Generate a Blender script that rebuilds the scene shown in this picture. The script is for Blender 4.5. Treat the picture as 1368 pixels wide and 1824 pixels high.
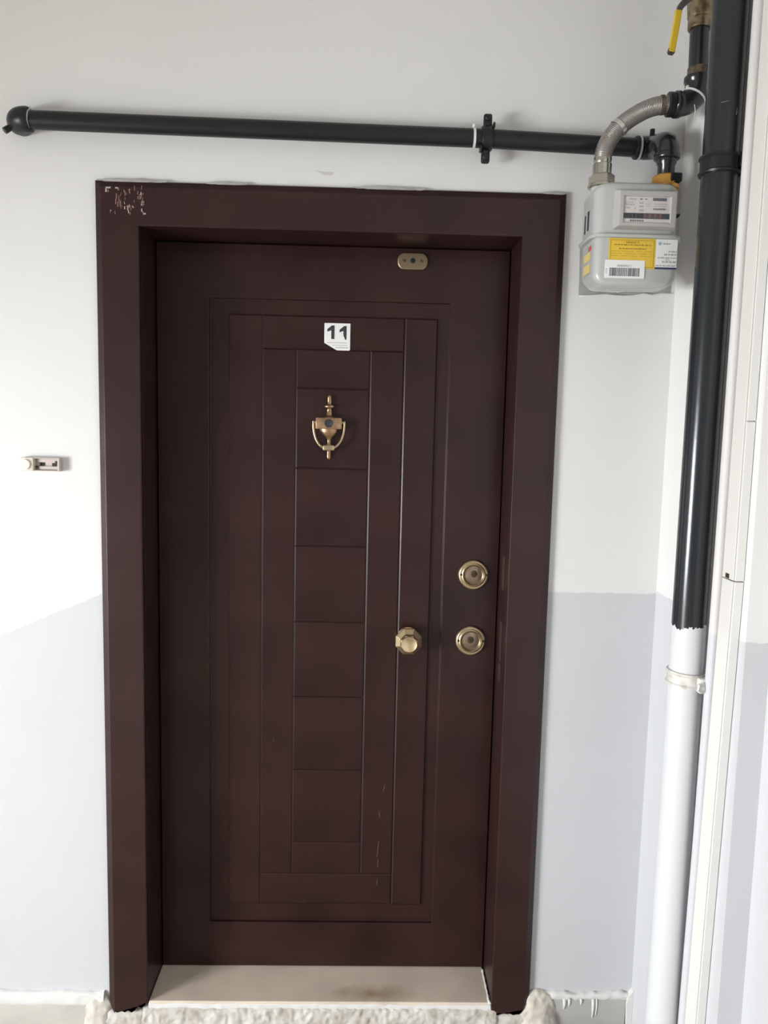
import bpy, bmesh, math, random
from mathutils import Vector, Matrix

# ------------------------------------------------------------------ clear
for o in list(bpy.data.objects):
    bpy.data.objects.remove(o, do_unlink=True)
S = bpy.context.scene
C = S.collection
rnd = random.Random(11)

# ------------------------------------------------------------------ camera
F_PX = 1370.0
CAM = Vector((0.0965, -1.9128, 1.558))
YAW, PITCH, ROLL = 0.0228, -0.1092, 0.0226
fw = Vector((math.sin(YAW) * math.cos(PITCH), math.cos(YAW) * math.cos(PITCH), math.sin(PITCH)))
r0 = Vector((math.cos(YAW), -math.sin(YAW), 0))
u0 = r0.cross(fw)
rt = math.cos(ROLL) * r0 + math.sin(ROLL) * u0
up = -math.sin(ROLL) * r0 + math.cos(ROLL) * u0
cd = bpy.data.cameras.new('camera')
cam = bpy.data.objects.new('camera', cd)
C.objects.link(cam)
cd.sensor_fit = 'VERTICAL'
cd.sensor_height = 36.0
cd.lens = F_PX / 1824.0 * 36.0
cd.clip_start = 0.02
M = Matrix((( rt.x, up.x, -fw.x, CAM.x), (rt.y, up.y, -fw.y, CAM.y), (rt.z, up.z, -fw.z, CAM.z), (0, 0, 0, 1)))
cam.matrix_world = M
S.camera = cam

# ------------------------------------------------------------------ light
w = bpy.data.worlds.new('sky'); S.world = w
w.use_nodes = True
bg = w.node_tree.nodes['Background']
bg.inputs[0].default_value = (0.86, 0.93, 1.0, 1)
bg.inputs[1].default_value = 1.5

def area(name, loc, direction, sx, sy, power, col=(1, 1, 1)):
    l = bpy.data.lights.new(name, 'AREA')
    l.shape = 'RECTANGLE'; l.size = sx; l.size_y = sy; l.energy = power; l.color = col
    o = bpy.data.objects.new(name, l); C.objects.link(o)
    o.location = loc
    o.rotation_euler = Vector(direction).to_track_quat('-Z', 'Y').to_euler()
    return o
# daylight through the landing's window in the left wall (window_1)
area('window_daylight', (-4.20, -2.90, 1.00), (1, 0.0, 0.0), 1.8, 1.55, 580, (0.95, 0.978, 1.0))

S.view_settings.view_transform = 'Standard'
S.view_settings.look = 'None'
S.view_settings.exposure = 0.0
S.view_settings.gamma = 1.0
S.view_settings.use_curve_mapping = False

# ------------------------------------------------------------------ helpers
def tag(o, label=None, cat=None, group=None, kind=None):
    if label: o['label'] = label
    if cat: o['category'] = cat
    if group: o['group'] = group
    if kind: o['kind'] = kind
    return o

def empty(name, loc, label=None, cat=None, group=None, kind=None):
    o = bpy.data.objects.new(name, None)
    C.objects.link(o)
    o.location = loc
    o.empty_display_size = 0.05
    return tag(o, label, cat, group, kind)

def obj(name, bm, m, parent=None, smooth=False, angle=None):
    bmesh.ops.recalc_face_normals(bm, faces=bm.faces[:])
    me = bpy.data.meshes.new(name)
    bm.to_mesh(me); bm.free()
    if m is not None:
        if isinstance(m, (list, tuple)):
            for k in m: me.materials.append(k)
        else:
            me.materials.append(m)
    if smooth:
        for p in me.polygons: p.use_smooth = True
        if angle:
            try: me.set_sharp_from_angle(angle=math.radians(angle))
            except Exception: pass
    o = bpy.data.objects.new(name, me)
    C.objects.link(o)
    if parent is not None:
        o.parent = parent
        # vertices are given in world coordinates: undo the root's place
        off = Vector((0, 0, 0)); p = parent
        while p is not None:
            off += p.location; p = p.parent
        o.location = -off
        # bring the origin to the piece's own middle
    return o

def center(o):
    """move the object's origin to the middle of its mesh"""
    me = o.data
    n = len(me.vertices)
    if n == 0: return o
    lo = Vector((min(v.co[i] for v in me.vertices) for i in range(3)))
    hi = Vector((max(v.co[i] for v in me.vertices) for i in range(3)))
    c = (lo + hi) / 2
    me.transform(Matrix.Translation(-c))
    o.location = o.location + c
    return o

def NB(): return bmesh.new()

def add_box(bm, x0, x1, y0, y1, z0, z1, bev=0.0, seg=2, mi=0):
    t = bmesh.new()
    bmesh.ops.create_cube(t, size=1)
    for v in t.verts:
        v.co = Vector((x0 + (v.co.x + .5) * (x1 - x0), y0 + (v.co.y + .5) * (y1 - y0), z0 + (v.co.z + .5) * (z1 - z0)))
    if bev > 0:
        bmesh.ops.bevel(t, geom=t.edges[:], offset=bev, segments=seg, profile=0.5, affect='EDGES')
    for f in t.faces: f.material_index = mi
    merge(bm, t)

def merge(bm, t):
    me = bpy.data.meshes.new('tmp'); t.to_mesh(me); t.free()
    bm.from_mesh(me); bpy.data.meshes.remove(me)

def frame_of(d):
    d = d.normalized()
    a = Vector((0, 0, 1)) if abs(d.z) < 0.9 else Vector((1, 0, 0))
    n = d.cross(a).normalized()
    return n, d.cross(n).normalized()

def add_tube(bm, pts, rad, seg=20, cap=True, mi=0):
    """sweep a circle of radius rad (number or list) along pts"""
    pts = [Vector(p) for p in pts]
    n = len(pts)
    rads = rad if isinstance(rad, (list, tuple)) else [rad] * n
    tans = []
    for i in range(n):
        a = pts[max(i - 1, 0)]; b = pts[min(i + 1, n - 1)]
        t = (b - a)
        if t.length < 1e-9: t = tans[-1] if tans else Vector((0, 0, 1))
        tans.append(t.normalized())
    nn, bb = frame_of(tans[0])
    rings = []
    for i in range(n):
        if i > 0:
            q = tans[i - 1].rotation_difference(tans[i])
            nn = (q @ nn); nn = (nn - tans[i] * nn.dot(tans[i])).normalized()
        bb = tans[i].cross(nn)
        rings.append([bm.verts.new(pts[i] + rads[i] * (math.cos(2 * math.pi * k / seg) * nn + math.sin(2 * math.pi * k / seg) * bb)) for k in range(seg)])
    for i in range(n - 1):
        for k in range(seg):
            f = bm.faces.new((rings[i][k], rings[i][(k + 1) % seg], rings[i + 1][(k + 1) % seg], rings[i + 1][k]))
            f.material_index = mi
    if cap:
        f = bm.faces.new(rings[0][::-1]); f.material_index = mi
        f = bm.faces.new(rings[-1]); f.material_index = mi

def add_lathe(bm, origin, axis, prof, seg=32, phase=0.0, mi=0):
    """prof: list of (distance along axis, radius)"""
    axis = Vector(axis).normalized(); origin = Vector(origin)
    n, b = frame_of(axis)
    rings = []
    for d, r in prof:
        rings.append([bm.verts.new(origin + axis * d + r * (math.cos(2 * math.pi * k / seg + phase) * n + math.sin(2 * math.pi * k / seg + phase) * b)) for k in range(seg)])
    for i in range(len(rings) - 1):
        for k in range(seg):
            f = bm.faces.new((rings[i][k], rings[i][(k + 1) % seg], rings[i + 1][(k + 1) % seg], rings[i + 1][k]))
            f.material_index = mi
    f = bm.faces.new(rings[0][::-1]); f.material_index = mi
    f = bm.faces.new(rings[-1]); f.material_index = mi

def add_poly_y(bm, pts, y0, y1, mi=0):
    """prism of an outline in x,z between depths y0 (front) and y1"""
    a = [bm.verts.new((x, y0, z)) for x, z in pts]
    b = [bm.verts.new((x, y1, z)) for x, z in pts]
    n = len(pts)
    f = bm.faces.new(a); f.material_index = mi
    f = bm.faces.new(b[::-1]); f.material_index = mi
    for i in range(n):
        f = bm.faces.new((a[i], b[i], b[(i + 1) % n], a[(i + 1) % n])); f.material_index = mi

def add_poly_z(bm, pts, z0, z1):
    a = [bm.verts.new((x, y, z0)) for x, y in pts]
    b = [bm.verts.new((x, y, z1)) for x, y in pts]
    n = len(pts)
    bm.faces.new(a[::-1]); bm.faces.new(b)
    for i in range(n):
        bm.faces.new((a[i], a[(i + 1) % n], b[(i + 1) % n], b[i]))

def bez(p0, p1, p2, p3, n):
    out = []
    for i in range(n + 1):
        t = i / n; s = 1 - t
        out.append(s ** 3 * Vector(p0) + 3 * s * s * t * Vector(p1) + 3 * s * t * t * Vector(p2) + t ** 3 * Vector(p3))
    return out

def smooth_path(pts, per=10):
    """Catmull-Rom through pts"""
    P = [Vector(p) for p in pts]
    P = [P[0] * 2 - P[1]] + P + [P[-1] * 2 - P[-2]]
    out = []
    for i in range(1, len(P) - 2):
        for k in range(per):
            t = k / per
            a, b, c, d = P[i - 1], P[i], P[i + 1], P[i + 2]
            out.append(0.5 * ((2 * b) + (c - a) * t + (2 * a - 5 * b + 4 * c - d) * t * t + (3 * b - a - 3 * c + d) * t ** 3))
    out.append(P[-2])
    return out

# ------------------------------------------------------------------ materials
def mat(name, col, rough=0.5, metal=0.0, spec=0.5, coat=0.0, var=0.0, vscale=20.0, bump=0.0, bscale=200.0, var_col=None, coat_rough=0.15):
    m = bpy.data.materials.new(name); m.use_nodes = True
    nt = m.node_tree; b = nt.nodes['Principled BSDF']
    b.inputs['Base Color'].default_value = (*col, 1)
    b.inputs['Roughness'].default_value = rough
    b.inputs['Metallic'].default_value = metal
    b.inputs['Specular IOR Level'].default_value = spec
    b.inputs['Coat Weight'].default_value = coat
    b.inputs['Coat Roughness'].default_value = coat_rough
    tc = nt.nodes.new('ShaderNodeTexCoord')
    if var > 0 or var_col:
        nz = nt.nodes.new('ShaderNodeTexNoise'); nz.inputs['Scale'].default_value = vscale; nz.inputs['Detail'].default_value = 5
        nt.links.new(tc.outputs['Object'], nz.inputs['Vector'])
        mx = nt.nodes.new('ShaderNodeMix'); mx.data_type = 'RGBA'
        mx.inputs[6].default_value = (*col, 1)
        c2 = var_col if var_col else tuple(min(1, c * (1 - var)) for c in col)
        mx.inputs[7].default_value = (*c2, 1)
        mr = nt.nodes.new('ShaderNodeMapRange'); mr.inputs[1].default_value = 0.4; mr.inputs[2].default_value = 0.65
        nt.links.new(nz.outputs['Fac'], mr.inputs[0]); nt.links.new(mr.outputs[0], mx.inputs[0])
        nt.links.new(mx.outputs[2], b.inputs['Base Color'])
    if bump > 0:
        n2 = nt.nodes.new('ShaderNodeTexNoise'); n2.inputs['Scale'].default_value = bscale; n2.inputs['Detail'].default_value = 4
        nt.links.new(tc.outputs['Object'], n2.inputs['Vector'])
        bp = nt.nodes.new('ShaderNodeBump'); bp.inputs['Strength'].default_value = bump; bp.inputs['Distance'].default_value = 0.002
        nt.links.new(n2.outputs['Fac'], bp.inputs['Height']); nt.links.new(bp.outputs['Normal'], b.inputs['Normal'])
    return m

def two_tone(name, up_col, low_col, line, slope=0.0, off=None, amp=0.006, nscale=40.0, rough_u=0.75, rough_l=0.6, bump=0.12, spec_u=0.3, spec_l=0.3, lo_clamp=None, marks=None):
    """paint that changes colour at a hand-painted height; the line can run downhill with x"""
    m = bpy.data.materials.new(name); m.use_nodes = True
    nt = m.node_tree; b = nt.nodes['Principled BSDF']; L = nt.links.new
    def math_(op, a=None, c=None):
        n = nt.nodes.new('ShaderNodeMath'); n.operation = op
        for i, v in enumerate((a, c)):
            if v is None: continue
            if isinstance(v, (int, float)): n.inputs[i].default_value = v
            else: L(v, n.inputs[i])
        return n.outputs[0]
    geo = nt.nodes.new('ShaderNodeNewGeometry')
    sp = nt.nodes.new('ShaderNodeSeparateXYZ'); L(geo.outputs['Position'], sp.inputs[0])
    nz = nt.nodes.new('ShaderNodeTexNoise'); nz.inputs['Scale'].default_value = nscale; nz.inputs['Detail'].default_value = 3
    L(geo.outputs['Position'], nz.inputs['Vector'])
    wob = math_('MULTIPLY', math_('SUBTRACT', nz.outputs['Fac'], 0.5), amp * 2)
    z = math_('ADD', sp.outputs['Z'], wob)
    ln = line
    if slope:
        ln = math_('MINIMUM', line, math_('MAXIMUM', lo_clamp, math_('ADD', math_('MULTIPLY', sp.outputs['X'], slope), off)))
    fac = nt.nodes.new('ShaderNodeMapRange'); fac.inputs[1].default_value = -0.0008; fac.inputs[2].default_value = 0.0008
    L(math_('SUBTRACT', z, ln), fac.inputs[0])
    n3 = nt.nodes.new('ShaderNodeTexNoise'); n3.inputs['Scale'].default_value = 3.0; n3.inputs['Detail'].default_value = 4
    L(geo.outputs['Position'], n3.inputs['Vector'])
    mx = nt.nodes.new('ShaderNodeMix'); mx.data_type = 'RGBA'
    mx.inputs[6].default_value = (*low_col, 1); mx.inputs[7].default_value = (*up_col, 1)
    L(fac.outputs[0], mx.inputs[0])
    # faint patchiness of the roller coats
    m2 = nt.nodes.new('ShaderNodeMix'); m2.data_type = 'RGBA'; m2.blend_type = 'MULTIPLY'
    L(mx.outputs[2], m2.inputs[6]); m2.inputs[7].default_value = (0.94, 0.94, 0.935, 1)
    r3 = nt.nodes.new('ShaderNodeMapRange'); r3.inputs[1].default_value = 0.45; r3.inputs[2].default_value = 0.75; r3.inputs[4].default_value = 0.5
    L(n3.outputs['Fac'], r3.inputs[0]); L(r3.outputs[0], m2.inputs[0])
    L(m2.outputs[2], b.inputs['Base Color'])
    rm = nt.nodes.new('ShaderNodeMapRange'); rm.inputs[3].default_value = rough_l; rm.inputs[4].default_value = rough_u
    L(fac.outputs[0], rm.inputs[0]); L(rm.outputs[0], b.inputs['Roughness'])
    sm = nt.nodes.new('ShaderNodeMapRange'); sm.inputs[3].default_value = spec_l; sm.inputs[4].default_value = spec_u
    L(fac.outputs[0], sm.inputs[0]); L(sm.outputs[0], b.inputs['Specular IOR Level'])
    if bump:
        n2 = nt.nodes.new('ShaderNodeTexNoise'); n2.inputs['Scale'].default_value = 120; n2.inputs['Detail'].default_value = 6
        L(geo.outputs['Position'], n2.inputs['Vector'])
        n4 = nt.nodes.new('ShaderNodeTexNoise'); n4.inputs['Scale'].default_value = 9; n4.inputs['Detail'].default_value = 3
        L(geo.outputs['Position'], n4.inputs['Vector'])
        h = math_('ADD', math_('MULTIPLY', n2.outputs['Fac'], 0.35), math_('MULTIPLY', n4.outputs['Fac'], 2.0))
        bp = nt.nodes.new('ShaderNodeBump'); bp.inputs['Strength'].default_value = bump; bp.inputs['Distance'].default_value = 0.004
        L(h, bp.inputs['Height']); L(bp.outputs['Normal'], b.inputs['Normal'])
    return m

WHITE = (0.705, 0.703, 0.692)
BLUE = (0.562, 0.567, 0.586)
M_wall = two_tone('wall_paint_sloping', WHITE, BLUE, 1.152, slope=0.44, off=1.376, lo_clamp=0.85)
M_side = two_tone('wall_paint_level', WHITE, BLUE, 1.158)
M_plain = mat('wall_white', WHITE, rough=0.8, spec=0.3, bump=0.1)
M_ceil = mat('ceiling_white', (0.82, 0.82, 0.81), rough=0.9, spec=0.2)
M_riser = two_tone('riser_paint', (0.016, 0.019, 0.022), (0.62, 0.63, 0.645), 1.152, amp=0.022, nscale=75, rough_u=0.20, rough_l=0.45, bump=0.05, spec_u=0.45)
M_conduit = two_tone('conduit_paint', (0.64, 0.62, 0.605), BLUE, 1.150, amp=0.004, rough_u=0.5, rough_l=0.5, bump=0.0)
M_black = mat('black_enamel', (0.010, 0.012, 0.014), rough=0.36, spec=0.35, bump=0.08, bscale=60)
M_blackgloss = mat('black_gloss', (0.014, 0.016, 0.020), rough=0.22, spec=0.6)
M_tie = mat('white_nylon', (0.70, 0.70, 0.68), rough=0.4)
M_wood = mat('mahogany_lacquer', (0.0300, 0.0112, 0.0103), rough=0.30, spec=0.31, var=0.35, vscale=5.0)
M_woodframe = mat('mahogany_frame', (0.0300, 0.0118, 0.0110), rough=0.34, spec=0.34, var=0.25, vscale=6.0)
M_brass = mat('polished_brass', (0.68, 0.54, 0.34), rough=0.36, metal=1.0)
M_satin = mat('satin_brass', (0.46, 0.36, 0.23), rough=0.34, metal=1.0)
M_aged = mat('aged_brass', (0.42, 0.28, 0.17), rough=0.36, metal=1.0, var=0.3, vscale=120)
M_dark = mat('dark_hole', (0.006, 0.006, 0.006), rough=0.6)
M_screw = mat('brown_screw', (0.09, 0.06, 0.035), rough=0.5, metal=0.6)
M_core = mat('cylinder_core', (0.34, 0.26, 0.20), rough=0.38, metal=1.0)
M_plate = mat('dull_brass_plate', (0.30, 0.23, 0.15), rough=0.42, metal=1.0)
M_strike = mat('strike_brown', (0.040, 0.022, 0.016), rough=0.45)
M_bar = mat('barcode_ink', (0.13, 0.14, 0.16), rough=0.5)
M_lens = mat('viewer_lens', (0.05, 0.055, 0.065), rough=0.08, metal=0.4)
M_sticker = mat('white_sticker', (0.78, 0.78, 0.78), rough=0.5)
M_ink = mat('black_ink', (0.012, 0.012, 0.014), rough=0.5, var_col=(0.05, 0.05, 0.055), vscale=300)
M_greyink = mat('faded_ink', (0.38, 0.38, 0.38), rough=0.6)
M_plaster = mat('rough_plaster', (0.62, 0.58, 0.51), rough=0.9, var_col=(0.48, 0.44, 0.38), vscale=35, bump=0.6, bscale=90, spec=0.2)
M_mortar = mat('threshold_mortar', (0.62, 0.60, 0.56), rough=0.9, var_col=(0.44, 0.40, 0.34), vscale=28, bump=0.6, bscale=80, spec=0.2)
M_bare = mat('bare_plaster', (0.40, 0.39, 0.37), rough=0.95, var=0.2, vscale=30, bump=0.3, bscale=80, spec=0.2)
M_paper = mat('torn_paint', (0.68, 0.675, 0.655), rough=0.8)
M_tile_l = mat('pale_tile', (0.55, 0.53, 0.48), rough=0.35, var=0.15, vscale=6)
M_tile_r = mat('grey_tile', (0.45, 0.445, 0.43), rough=0.30, var=0.12, vscale=8)
M_trunk = mat('cream_pvc', (0.72, 0.705, 0.67), rough=0.4)
M_trunklid = mat('cream_pvc_lid', (0.70, 0.69, 0.665), rough=0.4)
M_bell = mat('cream_bell_plastic', (0.66, 0.62, 0.54), rough=0.4)
M_bellbtn = mat('pale_bell_button', (0.72, 0.70, 0.65), rough=0.35)
M_bellin = mat('bell_card_slot', (0.52, 0.45, 0.42), rough=0.5)
M_meter = mat('grey_meter_enamel', (0.44, 0.45, 0.435), rough=0.28, spec=0.5)
M_meterdk = mat('meter_bezel', (0.42, 0.41, 0.39), rough=0.38)
M_label = mat('meter_plate', (0.58, 0.545, 0.535), rough=0.4)
M_drum = mat('counter_dark', (0.06, 0.07, 0.08), rough=0.25)
M_drumred = mat('counter_red', (0.22, 0.075, 0.08), rough=0.3)
M_yellow = mat('yellow_sticker', (0.70, 0.47, 0.045), rough=0.45)
M_yellowink = mat('yellow_sticker_ink', (0.26, 0.17, 0.02), rough=0.5)
M_navy = mat('navy_band', (0.035, 0.05, 0.12), rough=0.5)
M_cyan = mat('pale_blue_emblem', (0.30, 0.45, 0.55), rough=0.5)
M_red = mat('red_print', (0.55, 0.10, 0.12), rough=0.5)
M_paley = mat('pale_yellow_sticker', (0.68, 0.53, 0.20), rough=0.5)
M_steel = mat('brushed_steel_hose', (0.34, 0.315, 0.30), rough=0.40, metal=0.85)
M_band = mat('bright_tin_band', (0.62, 0.62, 0.61), rough=0.30, metal=0.9)
M_nickel = mat('nickel_nut', (0.50, 0.48, 0.42), rough=0.24, metal=1.0)
M_orange = mat('brass_union_orange', (0.62, 0.33, 0.07), rough=0.38, metal=0.55)
M_valve = mat('dirty_brass', (0.34, 0.27, 0.17), rough=0.40, metal=0.85, var_col=(0.16, 0.12, 0.07), vscale=60)
M_grip = mat('yellow_vinyl', (0.66, 0.45, 0.03), rough=0.35)
M_lever = mat('zinc_lever', (0.42, 0.41, 0.40), rough=0.35, metal=1.0)
M_rust = mat('rusty_thread', (0.12, 0.075, 0.045), rough=0.7, var_col=(0.03, 0.025, 0.02), vscale=90)
M_clampw = mat('painted_clamp', (0.68, 0.67, 0.64), rough=0.45, var_col=(0.50, 0.47, 0.42), vscale=60)
M_pvc = mat('window_pvc', (0.8, 0.8, 0.8), rough=0.35)
M_pink = mat('pink_residue', (0.30, 0.16, 0.15), rough=0.8)
M_white_res = mat('white_residue', (0.45, 0.42, 0.40), rough=0.8)
M_scratch = mat('pale_scratch', (0.16, 0.12, 0.11), rough=0.6)

# marble sill with a rust-coloured stain
M_sill = mat('beige_marble', (0.76, 0.645, 0.535), rough=0.38, var=0.12, vscale=7)
def stain(m, cx, cy, rx, ry, col):
    nt = m.node_tree; b = nt.nodes['Principled BSDF']; L = nt.links.new
    src = b.inputs['Base Color'].links[0].from_socket
    geo = nt.nodes.new('ShaderNodeNewGeometry')
    mp = nt.nodes.new('ShaderNodeMapping'); mp.vector_type = 'POINT'
    mp.inputs['Location'].default_value = (-cx / rx, -cy / ry, 0)
    mp.inputs['Scale'].default_value = (1 / rx, 1 / ry, 0)
    L(geo.outputs['Position'], mp.inputs[0])
    nz = nt.nodes.new('ShaderNodeTexNoise'); nz.inputs['Scale'].default_value = 22; nz.inputs['Detail'].default_value = 5
    L(geo.outputs['Position'], nz.inputs['Vector'])
    ln = nt.nodes.new('ShaderNodeVectorMath'); ln.operation = 'LENGTH'; L(mp.outputs[0], ln.inputs[0])
    ad = nt.nodes.new('ShaderNodeMath'); ad.operation = 'ADD'; L(ln.outputs['Value'], ad.inputs[0])
    mu = nt.nodes.new('ShaderNodeMath'); mu.operation = 'MULTIPLY'; mu.inputs[1].default_value = 1.2; L(nz.outputs['Fac'], mu.inputs[0]); L(mu.outputs[0], ad.inputs[1])
    mr = nt.nodes.new('ShaderNodeMapRange'); mr.inputs[1].default_value = 0.75; mr.inputs[2].default_value = 1.6; mr.inputs[3].default_value = 0.75; mr.inputs[4].default_value = 0.0
    L(ad.outputs[0], mr.inputs[0])
    mx = nt.nodes.new('ShaderNodeMix'); mx.data_type = 'RGBA'; L(mr.outputs[0], mx.inputs[0]); L(src, mx.inputs[6]); mx.inputs[7].default_value = (*col, 1)
    L(mx.outputs[2], b.inputs['Base Color'])
stain(M_sill, 0.14, 0.015, 0.12, 0.035, (0.30, 0.19, 0.09))

# floor: beige tiles with grout, from a brick texture
M_floor = mat('floor_tiles', (0.34, 0.28, 0.22), rough=0.35)
def tile_floor(m):
    nt = m.node_tree; b = nt.nodes['Principled BSDF']; L = nt.links.new
    geo = nt.nodes.new('ShaderNodeNewGeometry')
    br = nt.nodes.new('ShaderNodeTexBrick'); br.offset = 0.0
    br.inputs['Color1'].default_value = (0.48, 0.41, 0.33, 1); br.inputs['Color2'].default_value = (0.44, 0.37, 0.30, 1); br.inputs['Mortar'].default_value = (0.22, 0.19, 0.16, 1)
    br.inputs['Scale'].default_value = 1.0; br.inputs['Brick Width'].default_value = 0.33; br.inputs['Row Height'].default_value = 0.33; br.inputs['Mortar Size'].default_value = 0.004
    L(geo.outputs['Position'], br.inputs['Vector']); L(br.outputs['Color'], b.inputs['Base Color'])
    bp = nt.nodes.new('ShaderNodeBump'); bp.inputs['Strength'].default_value = 0.4; bp.inputs['Distance'].default_value = 0.002; bp.invert = True
    L(br.outputs['Fac'], bp.inputs['Height']); L(bp.outputs['Normal'], b.inputs['Normal'])
tile_floor(M_floor)

# clear pane
M_pane = bpy.data.materials.new('window_pane'); M_pane.use_nodes = True
nt = M_pane.node_tree; nt.nodes.clear()
o_ = nt.nodes.new('ShaderNodeOutputMaterial'); mx_ = nt.nodes.new('ShaderNodeMixShader'); tr_ = nt.nodes.new('ShaderNodeBsdfTransparent'); gl_ = nt.nodes.new('ShaderNodeBsdfGlossy')
gl_.inputs['Roughness'].default_value = 0.02; mx_.inputs[0].default_value = 0.06
nt.links.new(tr_.outputs[0], mx_.inputs[1]); nt.links.new(gl_.outputs[0], mx_.inputs[2]); nt.links.new(mx_.outputs[0], o_.inputs[0])

# ------------------------------------------------------------------ room shell
ZF, ZC = -0.045, 3.30            # floor and ceiling
XL, YB = -4.0, -8.0              # left wall, wall behind the photographer
XS = 0.839                       # left-facing side of the projecting wall
OP = 0.4556                      # half the clear door opening
ZT = 2.019                       # underside of the frame's head

bm = NB()
pts = [(XL, ZF), (-0.50, ZF), (-0.50, 2.06), (0.50, 2.06), (0.50, ZF), (XS + 0.0, ZF), (XS + 0.0, ZC), (XL, ZC)]
add_poly_y(bm, pts, 0.0, 0.22)
wall_back = tag(obj('wall_back', bm, M_wall), 'white landing wall with pale blue-grey lower band around the dark door', 'wall', kind='structure')

bm = NB()
add_poly_z(bm, [(XS, 0.22), (XS, -0.468), (0.889, -0.468), (0.889, YB), (1.12, YB), (1.12, 0.22)], ZF, ZC)
tag(obj('wall_right', bm, M_side), 'stepped white side wall with pale blue-grey lower band behind the pipes', 'wall', kind='structure')

WY0, WY1, WZ0, WZ1 = -3.75, -2.05, 0.25, 1.75
bm = NB()
for a in ((YB, WY0, ZF, ZC), (WY1, 0.22, ZF, ZC), (WY0, WY1, ZF, WZ0), (WY0, WY1, WZ1, ZC)):
    add_box(bm, XL - 0.15, XL, *a)
tag(obj('wall_left', bm, M_side), 'white landing wall with a window, out of the photograph to the left', 'wall', kind='structure')
bm = NB(); add_box(bm, XL - 0.15, 1.12, YB - 0.12, YB, ZF, ZC)
tag(obj('wall_front', bm, M_side), 'white landing wall behind the photographer', 'wall', kind='structure')
bm = NB(); add_box(bm, XL - 0.15, 1.12, YB - 0.12, 0.22, ZF - 0.1, ZF)
tag(obj('floor', bm, M_floor), 'beige tiled landing floor just showing along the bottom edge', 'floor', kind='structure')
bm = NB(); add_box(bm, XL - 0.15, 1.12, YB - 0.12, 0.22, ZC, ZC + 0.1)
tag(obj('ceiling', bm, M_ceil), 'white ceiling above the landing', 'ceiling', kind='structure')

bm = NB(); add_poly_z(bm, [(-2.75, YB), (-2.55, YB), (-2.55, 0.0), (-2.75, 0.0)], 1.51, ZC)  # unseen beam, added to keep window light off the upper wall
tag(obj('shade_beam', bm, M_plain), 'added deep white beam that shades the upper wall, out of frame left', 'beam', kind='structure')

win = empty('window_1', (XL - 0.08, (WY0 + WY1) / 2, WZ0), 'white framed landing window letting in daylight from the left', 'window', kind='structure')
bm = NB()
for a in ((WY0, WY0 + 0.05, WZ0, WZ1), (WY1 - 0.05, WY1, WZ0, WZ1), (WY0 + .05, WY1 - .05, WZ0, WZ0 + 0.05), (WY0 + .05, WY1 - .05, WZ1 - 0.05, WZ1), (-2.925, -2.875, WZ0 + .05, WZ1 - .05)):
    add_box(bm, XL - 0.11, XL - 0.05, *a)
center(obj('window_frame', bm, M_pvc, win))
for a in ((WY0 + .05, -2.925), (-2.875, WY1 - .05)):
    bm = NB(); add_box(bm, XL - 0.083, XL - 0.077, a[0], a[1], WZ0 + .05, WZ1 - .05)
    center(obj('pane', bm, M_pane, win))

bm = NB()
add_poly_y(bm, [(-.045, 2.164), (-.020, 2.1605), (.000, 2.1612), (.003, 2.156), (-.006, 2.1525), (-.022, 2.1535), (-.030, 2.158)], -.0004, 0.0)
o = center(obj('scuff', bm, mat('wall_scuff', (0.57, 0.555, 0.54), rough=0.9), wall_back)); o['label'] = 'faint grey scuff above the door'
# skirting: tiles under a slapdash lip of plaster
def lumpy_bar(name, x0, x1, y0, y1, z0, z1, m, parent, amp=0.005, nx=60, seed=1):
    """a rough bar against the wall with a wavy top, bottom and face"""
    rr = random.Random(seed)
    bm = NB(); nz_ = 5
    ph = [rr.uniform(0, 6.28) for _ in range(6)]
    rows = []
    for j in range(nz_ + 1):
        row = []
        for i in range(nx + 1):
            s = i / nx; t = j / nz_
            x = x0 + (x1 - x0) * s
            wv = amp * (math.sin(37 * x + ph[0]) * .4 + math.sin(83 * x + ph[1]) * .3 + rr.uniform(-.5, .5))
            z = z0 + (z1 - z0) * t + (wv if j == nz_ else (wv * .6 if j == 0 else rr.uniform(-.3, .3) * amp))
            prof = math.sin(math.pi * min(1, max(0, .12 + .76 * t))) ** .6
            y = y1 + (y0 - y1) * prof + rr.uniform(-.5, .5) * amp * (0 < j < nz_)
            row.append(bm.verts.new((x, y, z)))
        rows.append(row)
    back = [[bm.verts.new((rows[j][i].co.x, y1 + .004, rows[j][i].co.z)) for i in range(nx + 1)] for j in (0, nz_)]
    for j in range(nz_):
        for i in range(nx):
            bm.faces.new((rows[j][i], rows[j][i + 1], rows[j + 1][i + 1], rows[j + 1][i]))
    for i in range(nx):
        bm.faces.new((rows[0][i], back[0][i], back[0][i + 1], rows[0][i + 1]))
        bm.faces.new((rows[-1][i], rows[-1][i + 1], back[1][i + 1], back[1][i]))
    return center(obj(name, bm, m, parent, smooth=True))

bl = empty('baseboard_left', (-1.0, -0.004, ZF), 'pale skirting tiles under a smeared plaster lip left of the door', 'skirting', kind='structure')
for x0, x1 in ((-1.30, -0.985), (-0.982, -0.612)):
    bm = NB(); add_box(bm, x0, x1, -0.009, 0.0, ZF, 0.016, 0.0015, 1)
    center(obj('tile', bm, M_tile_l, bl))
lumpy_bar('plaster_lip', -1.30, -0.575, -0.012, 0.0, 0.010, 0.052, M_paper, bl, 0.004, 70, 3)
br_ = empty('baseboard_right', (0.73, -0.004, ZF), 'grey skirting tile with plaster drips right of the door', 'skirting', kind='structure')
bm = NB(); add_box(bm, 0.625, 0.822, -0.009, 0.0, ZF, 0.040, 0.0015, 1)
center(obj('tile', bm, M_tile_r, br_))
lumpy_bar('plaster_lip', 0.60, 0.836, -0.012, 0.0, 0.036, 0.058, M_paper, br_, 0.005, 30, 5)
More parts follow.
